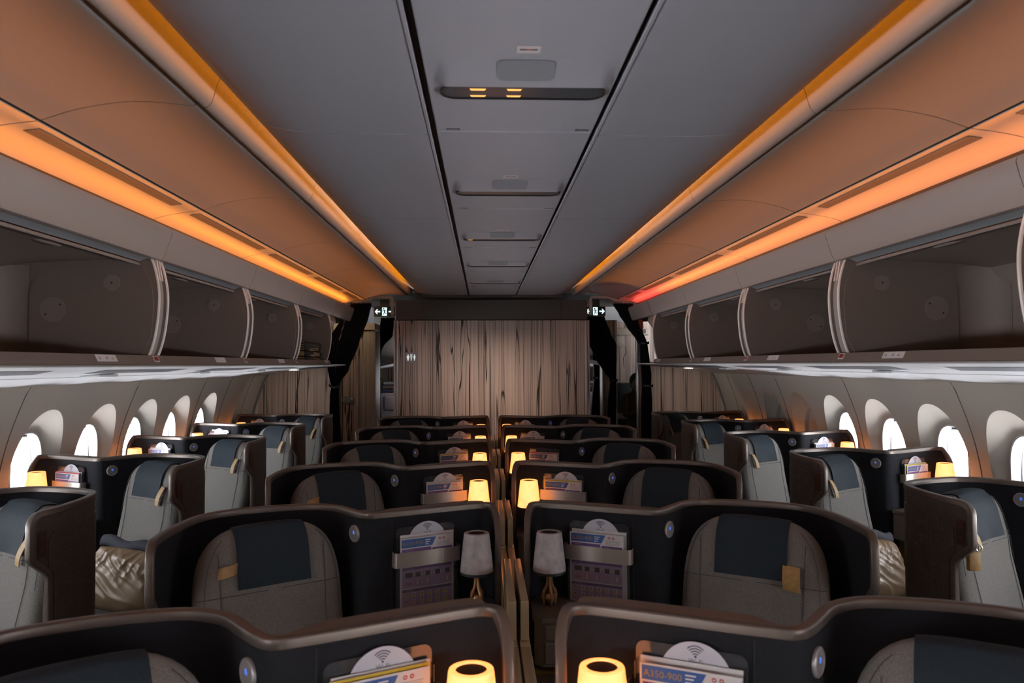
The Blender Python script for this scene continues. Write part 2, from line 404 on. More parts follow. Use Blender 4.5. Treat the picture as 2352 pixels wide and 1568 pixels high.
# ------------------------------------------------------------------ side walls with windows
WP = [(1.80, 2.36), (1.645, 2.505), (1.55, 2.552), (1.46, 2.588), (1.36, 2.622), (1.25, 2.652), (1.12, 2.676), (1.0, 2.688), (.85, 2.692), (.7, 2.69), (.5, 2.665), (.3, 2.62), (0, 2.52)]
WPs = catmull(WP, 8)
def wallx(z):
    for (za, xa), (zb, xb) in zip(WPs, WPs[1:]):
        if za >= z >= zb: return xa + (xb - xa) * (za - z) / (za - zb + 1e-9)
    return WPs[-1][1] if z < 0 else WPs[0][1]
WZ, WA, WB = 1.160, .150, .212                      # window centre height and half sizes
def win_out(th): # superellipse
    c, s_ = cos(th), sin(th); e = 2 / 2.7
    return WA * math.copysign(abs(c) ** e, c), WB * math.copysign(abs(s_) ** e, s_)
def scoop_out(th):
    c, s_ = cos(th), sin(th); e = 2 / 2.2
    hb = .340 if s_ > 0 else .250
    w = .232
    return w * math.copysign(abs(c) ** e, c), hb * math.copysign(abs(s_) ** e, s_)
ZT, ZB = 1.80, .80
def winplane(dy, dz): return 2.722 - .02 * dz
NTH = 96
def window_patch(mb, sgn, yc, y0, y1):
    rings = []
    ths = [2 * pi * (k + .5) / NTH for k in range(NTH)]
    def P3(y, z, x): return (sgn * x, yc + y, WZ + z)
    for t in [0, .06, .14, .26, .4, .55, .7, .82, .91, .965, 1.0]:
        R = []
        for th in ths:
            a = win_out(th); b = scoop_out(th)
            y = a[0] + (b[0] - a[0]) * t; z = a[1] + (b[1] - a[1]) * t
            xb_ = wallx(WZ + b[1]); xw = winplane(*a)
            k = t ** 1.25 if b[1] > 0 else smooth01(t)
            x = xw + (xb_ - xw) * k
            x = min(x, 2.75); R.append(P3(y, z, x))
        rings.append(R)
    B = []
    for th in ths:
        c, s_ = scoop_out(th)
        k = min(((y1 - yc) / c if c > 0 else (y0 - yc) / c) if abs(c) > 1e-6 else 9e9, ((ZT - WZ) / s_ if s_ > 0 else (ZB - WZ) / s_) if abs(s_) > 1e-6 else 9e9)
        B.append((c * k, s_ * k))
    for cy in (y0 - yc, y1 - yc):
        for cz in (ZT - WZ, ZB - WZ):
            i = min(range(NTH), key=lambda i: (B[i][0] - cy) ** 2 + (B[i][1] - cz) ** 2); B[i] = (cy, cz)
    for t in [.0, .03, .15, .35, .6, .8, 1.0]:
        R = []
        for th, bb in zip(ths, B):
            c, s_ = scoop_out(th)
            y = c + (bb[0] - c) * t; z = s_ + (bb[1] - s_) * t
            R.append(P3(y, z, wallx(WZ + z)))
        rings.append(R)
    mb.rings(rings, True, False)
WIN = [4.36 + .635 * k for k in range(-11, 5)]      # ..., 3.725, 4.36, 4.995, 5.63, 6.265, 6.90
portals = []
wi = 0
for sgn, side in ((-1, 'left'), (1, 'right')):
    mb = MB()
    edges = [w - .3175 for w in WIN] + [WIN[-1] + .3175]
    for w, a, b in zip(WIN, edges, edges[1:]): window_patch(mb, sgn, w, a, b)
    zs = frange(0, ZB, 12)
    mb.grid(lambda y, z: (sgn * wallx(z), y, z), [edges[0], Y1 + .05], zs)
    mb.grid(lambda y, z: (sgn * wallx(z), y, z), [edges[-1], Y1 + .05], frange(ZB, ZT, 20))
    mb.grid(lambda y, z: (sgn * (wallx(z) + .004), y, z), [edges[-1] - .06, edges[-1] + .06], frange(.4, ZT, 80))
    # corners the rectangular ring cannot reach are covered by a backing skin
    mb.grid(lambda y, z: (sgn * (wallx(z) + .09), y, z), [edges[0], Y1 + .3], [1.62, 1.8])
    # seam beads between panels
    for ys in [5.63 - .3175 + P * k for k in range(-5, 2)] + [7.245, 7.9]:
        if ys > 8: continue
        mb.tube([(sgn * (wallx(z) - .0005), ys, z) for z in frange(.5, 1.70, 30)], .0035, 6, m=1)
    struct(mb.build('wall_' + side, [M['wall'], M['seam']], smooth=28, recalc=False))
    for w in WIN:
        if w < -.5: continue
        wi += 1
        closed = (sgn > 0 and w > 6.0)
        root = struct(link('window_%d' % wi, None, None, (sgn * 2.722, w, WZ)))
        fr = MB(); R = []
        prof = [(.006, .008), (.003, -.006), (-.003, -.010), (-.009, -.007), (-.012, .004), (-.012, .03), (-.008, .05)]
        for k in range(64):
            th = 2 * pi * (k + .5) / 64; a = win_out(th); l = sqrt(a[0] ** 2 + a[1] ** 2)
            R.append([(sgn * (dx - .02 * a[1]), a[0] * (1 + d / l), a[1] * (1 + d / l)) for d, dx in prof])
        R.append(R[0]); fr.rings(R, False, False); fr.build('window_frame', M['bezel'], root, recalc=False)
        # outer frame ring and pane
        fr = MB(); R = []
        for k in range(64):
            th = 2 * pi * (k + .5) / 64; a = win_out(th); l = sqrt(a[0] ** 2 + a[1] ** 2)
            R.append([(sgn * (.05 + e), a[0] * (1 + d / l), a[1] * (1 + d / l)) for d, e in ((.012, 0), (-.017, .0), (-.030, .11), (.012, .11))])
        R.append(R[0]); fr.rings(R, False, False); fr.build('window_frame', M['bezel'], root, recalc=False)
        pn = MB(); n = 48
        for dx in (.046, .085):
            pn.add([(sgn * dx, win_out(2 * pi * k / n)[0] * .93, win_out(2 * pi * k / n)[1] * .95) for k in range(n)], [tuple(range(n))])
        pn.build('window_pane', M['pane'], root, recalc=False)
        # shade pull at the top of the opening
        MB().rbox(-.045, .045, -.006, .006, -.010, .010, .004, 1).build('shade_handle', M['psugrey'], root, (sgn * .022, 0, WB - .02), pi / 2)
        if closed:
            sh = MB().rbox(-.004, .004, -.145, .145, -.21, .21, .003, 1); sh.build('window_shade', M['shade'], root, (sgn * .03, 0, 0))
        portals.append((sgn, w))
# outer fuselage skin keeps the cavity dark
for sgn, side in ((-1, 'left'), (1, 'right')):
    mb = MB()
    mb.box(*sorted((sgn * 2.30, sgn * 2.34)), Y0, 8.6, 1.80, 2.8)
    mb.box(*sorted((sgn * 2.30, sgn * 2.56)), Y0, 8.6, 1.80, 1.82)
    struct(mb.build('wall_crown_' + side, M['dark']))
struct(MB().box(-2.8, 2.8, Y0 - .05, Y0, 0, 2.8).build('wall_front', M['wall']))

# ------------------------------------------------------------------ overhead bins
FASC = [(1.566, 2.366), (1.556, 2.375), (1.548, 2.373), (1.5455, 2.365), (1.556, 2.325), (1.580, 2.258), (1.588, 2.247), (1.600, 2.245), (1.63, 2.252)]
EDGE = catmull([(1.612, 2.246), (1.596, 2.205), (1.582, 2.15), (1.573, 2.09), (1.572, 2.03), (1.577, 1.96), (1.588, 1.885), (1.602, 1.83), (1.614, 1.797)], 4)
def end_wall(sgn, y0, y1):
    poly = EDGE + [(2.26, 1.775), (2.30, 1.80), (2.30, 2.13), (2.25, 2.21), (1.66, 2.244)]
    return MB().prism([(sgn * a, b) for a, b in poly], y0, y1, lambda a, b, c: (a, c, b))
bins = 0
rowtxt = {1: '13', 2: '14', 3: '15', 4: '16', 5: '17'}
for sgn, side in ((-1, 'left'), (1, 'right')):
    yy = [BAY[i] for i in range(3, 9)]; names = ('second', 'third', 'fourth', 'farthest')
    nb = list(zip([.92, 2.19, 3.46, 4.73, 6.0], [2.19, 3.46, 4.73, 6.0, 7.27], ('first', 'second', 'third', 'fourth', 'farthest')))
    for bi, (ya, yb, nm) in enumerate(nb):
        extra = ' holding folded bedding' if (sgn < 0 and bi == 4) else ''
        t = thing('overhead_bin', 'open beige overhead bin on the %s side, %s from the camera%s' % (side, nm, extra), 'overhead bin', (0, 0, 0), 0, 'open overhead bins')
        f = MB(); solid(FASC, -.012, ya + .002, yb - .002, sgn, f)
        f.build('fascia', M['bin'], t)
        a, b = ya + .052, yb - .052
        # liner: floor, back, roof
        l = MB(); solid([(1.618, 1.778), (2.22, 1.768), (2.28, 1.79), (2.295, 1.85), (2.295, 2.10), (2.26, 2.19), (2.18, 2.215), (1.67, 2.238)], -.012, a, b, sgn, l)
        l.build('liner', M['binin'], t)
        e = end_wall(sgn, b - .002, b + .012); ew = e.build('end_wall', M['binin'], t)
        e = end_wall(sgn, a - .012, a + .002); e.build('end_wall', M['binin'], t)
        # raised panel and cap discs on the far end wall
        ip = [(1.64, 1.80), (1.60, 1.88), (1.59, 2.03), (1.60, 2.12), (1.64, 2.20)] + [(2.01 + .13 * sin(q_), 2.065 + .13 * cos(q_)) for q_ in frange(0, pi / 2, 8)] + [(2.09 + .05 * cos(q_), 1.85 - .05 * sin(q_)) for q_ in frange(0, pi / 2, 6)]
        MB().prism([(sgn * x, z) for x, z in ip], b - .0065, b - .001, lambda p, q, c: (p, c, q)).build('end_panel', M['binin'], ew, smooth=20)
        for (cx, cz, r, holes) in ((1.775, 2.125, .036, ((0, 0),)), (2.035, 2.005, .056, ((-.035, .022), (.03, -.022)))):
            d = MB(); d.prism([(sgn * cx + r * cos(2 * pi * k / 32), cz + r * sin(2 * pi * k / 32)) for k in range(32)], b - .011, b - .004, lambda p, q, c: (p, c, q))
            for hx, hz in holes: d.prism([(sgn * (cx + hx) + .0045 * cos(2 * pi * k / 12), cz + hz + .0045 * sin(2 * pi * k / 12)) for k in range(12)], b - .012, b - .006, lambda p, q, c: (p, c, q), 1)
            d.build('cap', [M['cap'], M['dark']], ew, smooth=20)
        cf = MB(); cf.grid(lambda q_, z: (sgn * (2.293 - .15 * (1 - sin(q_))), b - .002 - .15 * (1 - cos(q_)), z), frange(0, pi / 2, 8), [1.772, 2.0, 2.205]); cf.build('liner_corner', M['binin'], t, smooth=60, recalc=False)
        # bright rounded edges of the two end walls
        for yv in (a - .005, b + .005):
            g = MB(); g.tube([(sgn * x, yv, z) for x, z in EDGE], .0075, 8); g.build('edge_trim', M['binedge'], t)
        # recessed spacer between neighbouring bins, with its strut
        s_ = MB(); s_.prism([(sgn * (x + .014), z) for x, z in EDGE] + [(sgn * 1.7, 1.79), (sgn * 1.7, 2.24)], b + .012, b + .090, lambda p, q, c: (p, c, q))
        s_.build('spacer', M['bin'], t)
        u = MB()
        for dy in (.030, .058): u.add([(sgn * 1.598, b + dy, 2.25), (sgn * 1.578, b + dy, 2.14), (sgn * 1.578, b + dy + .009, 2.14), (sgn * 1.598, b + dy + .009, 2.25), (sgn * 1.62, b + dy, 2.25), (sgn * 1.60, b + dy, 2.14), (sgn * 1.60, b + dy + .009, 2.14), (sgn * 1.62, b + dy + .009, 2.25)], [(0, 1, 2, 3), (4, 5, 6, 7), (0, 1, 5, 4), (3, 2, 6, 7), (1, 2, 6, 5), (0, 3, 7, 4)])
        u.build('strut', M['binedge'], t)
        # grey channel under the fascia and the retracted door edge
        c = MB(); solid([(1.604, 2.2445), (1.635, 2.235), (1.652, 2.226)], -.006, a + .015, b - .015, sgn, c); c.build('channel', M['channel'], t)
        d = MB(); solid(curve2([(1.652, 2.208), (1.662, 2.206), (1.70, 2.222), (1.80, 2.236), (2.0, 2.235)], 3), .010, a + .012, b - .004, sgn, d)
        dr = d.build('door', M['bin'], t)
        h = MB(); h.lathe([(.001, 0), (.05, .001), (.055, .004), (.05, .006), (.001, .007)], 20); ho = h.build('handle', M['bin'], dr, (sgn * 1.80, (a + b) / 2 + .12, 2.228)); ho.scale = (.5, 1.6, 1)
        # lip with row label and red latch
        lp = [(1.580, 1.757), (1.584, 1.752), (1.62, 1.747), (1.64, 1.76), (1.63, 1.786), (1.604, 1.797), (1.598, 1.796), (1.583, 1.765)]
        MB().prism([(sgn * x, z) for x, z in lp], ya + .001, yb - .001, lambda p, q, c: (p, c, q)).build('lip', M['lip'], t)
        def lipq(y0, y1, f0, f1, off, m, mbx):
            p0 = (1.583 + (1.598 - 1.583) * f0 - off, 1.765 + (1.796 - 1.765) * f0); p1 = (1.583 + (1.598 - 1.583) * f1 - off, 1.765 + (1.796 - 1.765) * f1)
            mbx.add([(sgn * p0[0], y0, p0[1]), (sgn * p0[0], y1, p0[1]), (sgn * p1[0], y1, p1[1]), (sgn * p1[0], y0, p1[1])], [(0, 1, 2, 3)], m)
        q = MB(); yl = ya + .78
        if bi == 4: yl = ya + 1.08
        lipq(yl - .06, yl + .10, .08, .95, .0012, 0, q)
        vs, fs, w = text_mesh(rowtxt[bi + 1], .024)
        def put(vs, fs, y_at, zf, m):
            pts = []
            for x, yv in vs:
                f = zf + yv / .0344; yy_ = y_at + (x if sgn < 0 else -x)
                pts.append((sgn * (1.583 + .015 * f - .0024), yy_, 1.765 + .031 * f))
            q.add(pts, fs, m)
        put(vs, fs, yl - .05 if sgn < 0 else yl + .09, .25, 1)
        # seat letters under small symbols
        lt = 'AC' if sgn < 0 else 'HK'
        vs, fs, w = text_mesh(lt, .015); put(vs, fs, yl + .055 if sgn < 0 else yl - .012, .32, 1)
        lipq(yl + .012, yl + .03, .35, .72, .0022, 2, q)
        q.build('row_label', [M['label'], M['pdark'], M['pgrey']], t, smooth=0, recalc=False)
        q = MB(); lipq(yb - .055, yb + .0, .05, .98, .0015, 0, q); lipq(yb - .047, yb - .008, .25, .85, .003, 1, q)
        q.build('latch', [M['label'], M['lred']], t, smooth=0, recalc=False)
    # closed end panel between the last bin and the partition
    e = MB(); solid(FASC, -.012, 7.30, 7.62, sgn, e); solid([(1.70, 2.24), (1.70, 1.85)], .01, 7.30, 7.62, sgn, e)
    solid(FASC, -.012, 7.625, 8.28, sgn, e)
    e.prism([(sgn * x, z) for x, z in ((1.62, 2.245), (1.60, 2.19), (1.75, 1.98), (1.78, 2.0), (1.78, 2.245))], 7.31, 7.60, lambda p, q, c: (p, c, q))
    tag(e.build('bin_end_panel', M['bin']), 'beige closing panel after the last overhead bin on the %s' % side, 'panel')
    # passenger service panels under the bins
    pp = [(1.622, 1.744), (1.70, 1.736), (1.85, 1.721), (2.05, 1.702), (2.12, 1.695)]
    pq = [(2.13, 1.693), (2.22, 1.686), (2.32, 1.672), (2.42, 1.655), (2.50, 1.640)]
    ye = [y - .35 for y in (-.35, .92, 2.19, 3.46, 4.73, 6.0, 7.27)] + [8.3]
    for i, (a, b) in enumerate(zip(ye, ye[1:])):
        nm = ('first', 'second', 'third', 'fourth', 'fifth', 'sixth', 'seventh')[i]
        t = thing('service_panel', 'white passenger service panel under the %s bins, %s from the camera' % (side, nm), 'overhead panel', (0, 0, 0), 0, 'service panels under the bins')
        k = MB(); solid(pp, .012, a + .003, b - .003, sgn, k); k.build('panel', M['psu'], t)
        k = MB(); solid(pq, .012, a + .003, b - .003, sgn, k); k.build('panel', M['psu'], t)
        k = MB(); k.add([(sgn * 1.735, a + .16, 1.7312), (sgn * 1.735, b - .22, 1.7312), (sgn * 1.90, b - .08, 1.7146), (sgn * 1.90, a + .30, 1.7146)], [(0, 1, 2, 3)])
        k.add([(sgn * 1.735, a + .16, 1.7345), (sgn * 1.735, b - .22, 1.7345), (sgn * 1.90, b - .08, 1.7185), (sgn * 1.90, a + .30, 1.7185)], [(0, 1, 2, 3)])
        k.build('insert', M['psugrey'], t, smooth=0, recalc=False)
        k = MB(); k.prism([(sgn * x, z) for x, z in ((2.117, 1.6948), (2.133, 1.6922), (2.133, 1.70), (2.117, 1.70))], a + .004, b - .004, lambda p, q, c: (p, c, q)); k.build('groove', M['channel'], t)
        k = MB(); k.rbox(-.05, .05, -.09, .09, -.008, .004, .003, 1); k.build('flap', M['psu'], t, (sgn * 2.0, (a + b) / 2, 1.704))
    struct(MB().prism([(sgn * x, z) for x, z in ((1.66, 1.7545), (2.60, 1.7545), (2.60, 1.73), (2.0, 1.742))], Y0, 8.32, lambda p, q, c: (p, c, q)).build('ceiling_bin_' + side, M['dark']))

# ------------------------------------------------------------------ suites
PLAN = catmull([(-.470, -.575), (-.488, -.50), (-.496, -.40), (-.494, -.28), (-.477, -.18), (-.433, -.107), (-.354, -.056), (-.25, -.016), (-.143, 0), (-.06, -.032), (.000, -.098), (.034, -.138), (.064, -.165), (.092, -.168), (.125, -.155), (.19, -.126), (.31, -.068), (.42, -.018), (.462, -.008), (.490, -.020), (.506, -.046), (.511, -.085)], 8)
UL = [0]
for a, b in zip(PLAN, PLAN[1:]): UL.append(UL[-1] + sqrt((a[0] - b[0]) ** 2 + (a[1] - b[1]) ** 2))
UE = UL[-1]
def plan(u):
    u = max(0, min(UE, u)); i = 0
    while i < len(UL) - 2 and UL[i + 1] < u: i += 1
    t = (u - UL[i]) / (UL[i + 1] - UL[i] + 1e-12); a, b = PLAN[i], PLAN[i + 1]
    a0 = PLAN[max(i - 1, 0)]; b1 = PLAN[min(i + 2, len(PLAN) - 1)]
    d0 = (b[0] - a0[0], b[1] - a0[1]); d1 = (b1[0] - a[0], b1[1] - a[1])
    d = Vector((d0[0] + (d1[0] - d0[0]) * t, d0[1] + (d1[1] - d0[1]) * t)).normalized()
    return Vector((a[0] + (b[0] - a[0]) * t, a[1] + (b[1] - a[1]) * t)), d
UC = min(zip(UL, PLAN), key=lambda q: abs(q[1][0] - .490) + abs(q[1][1] + .020))[0]   # console corner
UD = min(zip(UL, PLAN), key=lambda q: abs(q[1][0] - .092) + abs(q[1][1] + .168))[0]   # the fold beside the seat
ZR = 1.25
def ztop(u):
    if u < .05: return ZR - .05 + sqrt(max(0, .05 ** 2 - (.05 - u) ** 2))
    if u > UC:
        t = (u - UC) / (UE - UC)
        return ZR - .105 * t ** 1.3 - .02 * max(0, (t - .8) / .2) ** 2
    return ZR
def railpath():
    P_ = [(.08, 0), (.08, .5), (.08, 1.0), (.077, 1.022), (.066, 1.036), (.014, 1.078), (.003, 1.09), (0, 1.108), (0, 1.16)]
    P_ += [(.05 - .05 * cos(a), ZR - .05 + .05 * sin(a)) for a in frange(0, pi / 2, 6)]
    n = 150
    P_ += [(u, ztop(u)) for u in frange(.07, UE - .006, n)]
    z = ztop(UE)
    P_ += [(UE - .001, z - .012), (UE, z - .03), (UE, z - .06), (UE, .5), (UE, 0)]
    return P_
RP = railpath()
def make_rail():
    pr = [(-.0100, -.0180), (-.0118, -.0165), (-.0118, -.001), (-.0108, .0022), (-.0080, .0036), (.0080, .0036), (.0108, .0022), (.0118, -.001), (.0118, -.0165), (.0100, -.0180)]
    R = []
    pts = []
    for u, z in RP:
        q, d = plan(u); pts.append((Vector((q.x, q.y, z)), d, u))
    for i, (p, d, u) in enumerate(pts):
        a = RP[max(i - 1, 0)]; b = RP[min(i + 1, len(RP) - 1)]
        du, dz = b[0] - a[0], b[1] - a[1]; l = sqrt(du * du + dz * dz) or 1
        t = Vector((d.x * du / l, d.y * du / l, dz / l)); n = Vector((-d.y, d.x, 0)); bb = t.cross(n)
        R.append([p + n * x + bb * y for x, y in pr])
    mb = MB().rings(R, True, True)
    return mb
def make_panel(off, us=None, zlo=0.0, inset=0, emb=0):
    mb = MB(); us = us or frange(.0, UE, 150)
    cols = []
    for u in us:
        q, d = plan(u); n = Vector((-d.y, d.x))
        zt = ztop(u) - .012
        zb = zlo
        if u < .08: zb = max(zlo, 1.095 - .07 * u / .08)
        q2 = q + n * off
        cols.append([(q2.x, q2.y, zb + (zt - zb) * k / 8) for k in range(9)])
    mb.rings(cols, False, False)
    return mb
def make_inset(off):
    """raised embossed field on the outside of the aisle wing"""
    mb = MB(); us = frange(.075, .46, 16); cols = []
    zl, zh = .35, 1.178
    def col(u, o):
        q, d = plan(u); n = Vector((-d.y, d.x)); q2 = q + n * o
        r = .03; e = max(0, r - (u - .075), r - (.46 - u)); k = r - sqrt(max(0, r * r - e * e))
        lo = zl + k
        if u < .11: lo = max(lo, 1.05 - (u - .075) * .8)
        return [(q2.x, q2.y, lo + (zh - k - lo) * j / 6) for j in range(7)]
    front = [col(u, off) for u in us]; back = [col(u, off - .004) for u in us]
    mb.rings(front, False, False)
    # rim
    loop = [c[0] for c in front] + front[-1][1:] + [c[-1] for c in front[::-1]][1:] + front[0][::-1][1:-1]
    loopb = [c[0] for c in back] + back[-1][1:] + [c[-1] for c in back[::-1]][1:] + back[0][::-1][1:-1]
    mb.rings([loop, loopb], True, False)
    return mb
PANG = atan2(-.018 + .128, .42 - .20)               # direction of the panel behind the pocket
PC = Vector((.255, -.0985))                          # centre of the pocket on that panel
PX = Vector((cos(PANG), sin(PANG))); PN = Vector((sin(PANG), -cos(PANG)))
def pk(a, n, z): # pocket frame: along, outwards, up
    q = PC + PX * a + PN * (n + .0094); return (q.x, q.y, z)
def make_suite(sgn):
    t = link('suite_shell', None)
    fl = (lambda mb: mb.mirror()) if sgn < 0 else (lambda mb: mb)
    fl(make_rail()).build('top_rail', M['rail'], t, smooth=50)
    fl(make_panel(-.0088)).build('inner_panel', M['fabric'], t, recalc=False)
    op = fl(make_panel(.0088)).build('outer_panel', M['outer'], t, recalc=False)
    fl(make_inset(.0120)).build('embossed_field', M['outer'], op, recalc=False)
    # small dark display near the wing's front edge
    q, d = plan(.047); n = Vector((-d.y, d.x)); mb = MB()
    for a0, a1, z0, z1, o, m in ((-.017, .017, 1.095, 1.185, .0122, 0), (-.004, .004, 1.155, 1.163, .0128, 1), (-.004, .004, 1.118, 1.126, .0128, 1)):
        pts = [q + d * a0 + n * o, q + d * a1 + n * o]
        mb.add([(pts[0].x, pts[0].y, z0), (pts[1].x, pts[1].y, z0), (pts[1].x, pts[1].y, z1), (pts[0].x, pts[0].y, z1)], [(0, 1, 2, 3)], m)
    fl(mb).build('display', [M['redled'], M['lred']], op, smooth=0, recalc=False)
    # wide ledge behind the console half of the rail
    us = frange(UD + .01, UC - .004, 24); A = []; nc = Vector((-sin(PANG), cos(PANG))) 
    for u in us:
        q, d = plan(u); n = Vector((-d.y, d.x)); k = min(1, (u - UD) / .07); n = nc
        a = q + n * .010; b = q + n * (.015 + .055 * k)
        A.append([(a.x, a.y, 1.195), (b.x, b.y, 1.205), (b.x, b.y, 1.243), (b.x - n.x * .006, b.y - n.y * .006, 1.249), (b.x - n.x * .012, b.y - n.y * .012, 1.246), (a.x, a.y, 1.246)])
    q, d = plan(UC - .005); n = Vector((-d.y, d.x))
    fl(MB().rings(A, True, True)).build('ledge', M['ledge'], t)
    # seat number badge
    q, d = plan(UD - .072); n = Vector((-d.y, d.x)); c = q - n * .0094
    ang = atan2(d.y, d.x)
    Mx = Matrix.Translation((c.x, c.y, 1.178)) @ Matrix.Rotation(ang, 4, 'Z') @ Matrix.Rotation(pi / 2, 4, 'X')
    bd = fl(MB().lathe([(.029, 0), (.029, .005), (.026, .0075), (.0235, .0075), (.0225, .006)], 32, M=Mx)).build('badge', M['badge'], t)
    fl(MB().lathe([(.001, .0066), (.0227, .0064)], 32, M=Mx)).build('badge_face', M['badge2'], bd, smooth=0)
    mb = MB()
    for x0, x1, y0, y1 in ((-.0035, -.001, .003, .0045), (.001, .0035, .003, .0045), (-.0035, .0035, .008, .0095), (-.0045, -.003, .0045, .0125), (.002, .0035, .0055, .0085), (-.0025, .0025, .012, .0135)):
        mb.box(x0 + .001, x1 + .001, y0 - .004, y1 - .004, .0066, .0072, M=Mx)
    fl(mb).build('lit_number', M['blue'], bd, smooth=0)
    # console under the pocket, drawer lines, lamp shelf
    mb = MB()
    poly = [(.085, -.205), (.115, -.262), (.47, -.262), (.497, -.235), (.494, -.07), (.474, -.038), (.42, -.040), (.20, -.142), (.10, -.192)]
    mb.prism(poly, .765, .905, lambda a, b, c: (a, b, c)); cs_ = fl(mb).build('console', M['tray'], t, smooth=20)
    mb = MB(); poly2 = [(.078, -.207), (.111, -.270), (.475, -.270), (.503, -.24), (.498, -.07), (.476, -.034), (.42, -.036), (.20, -.139), (.10, -.188)]
    mb.prism(poly2, .909, .925, lambda a, b, c: (a, b, c)); fl(mb).build('console_top', M['tray'], cs_, smooth=20)
    mb = MB().rbox(.125, .465, -.270, -.262, .852, .899, .003, 1); fl(mb).build('drawer', M['tray'], cs_)
    mb = MB().rbox(.125, .465, -.270, -.262, .775, .845, .003, 1); fl(mb).build('drawer', M['tray'], cs_)
    mb = MB().rbox(.14, .50, -.62, -.10, .60, .745, .012, 2); fl(mb).build('armrest', M['mustard'], t)
    mb = MB().rbox(.335, .502, -.80, -.275, .30, .752, .006, 2); fl(mb).build('side_ledge', M['tray'], t)
    # pocket: clear holder and metal band
    mb = MB()
    for no, nt_ in ((.004, .0055), (.030, .0315)):
        pr = rrect(-.108, .108, .926, 1.198 if no < .01 else 1.075, .018, 5)
        mb.prism(pr, no, nt_, lambda a, b, c: pk(a, c, b), 0 if no < .01 else 1)
    for a0 in (-.108, .106): mb.prism([(a0, .926), (a0 + .002, .926), (a0 + .002, 1.16), (a0, 1.16)], .004, .018, lambda a, b, c: pk(a, c, b))
    ph = fl(mb).build('holder', [M['acrylic'], M['acrylic2']], t, smooth=25)
    lo = [(-.120, 0), (-.122, .018), (-.120, .030), (-.112, .036), (.112, .036), (.120, .030), (.122, .018), (.120, 0)]
    li = [(a * .982, n - .0015 if n > .02 else n) for a, n in lo]
    lp = lo + li[::-1]
    fl(MB().prism(lp, 1.069, 1.119, lambda a, b, c: pk(a, b, c))).build('metal_band', M['band'], t, smooth=50)
    # fabric seam line on the panel
    q, d = plan(UD + .06); n = Vector((-d.y, d.x)); a = q - n * .0090
    fl(MB().box(a.x - .001, a.x + .001, a.y - .0012, a.y + .0012, .93, 1.225)).build('seam', M['dark'], t, smooth=0)
    return t

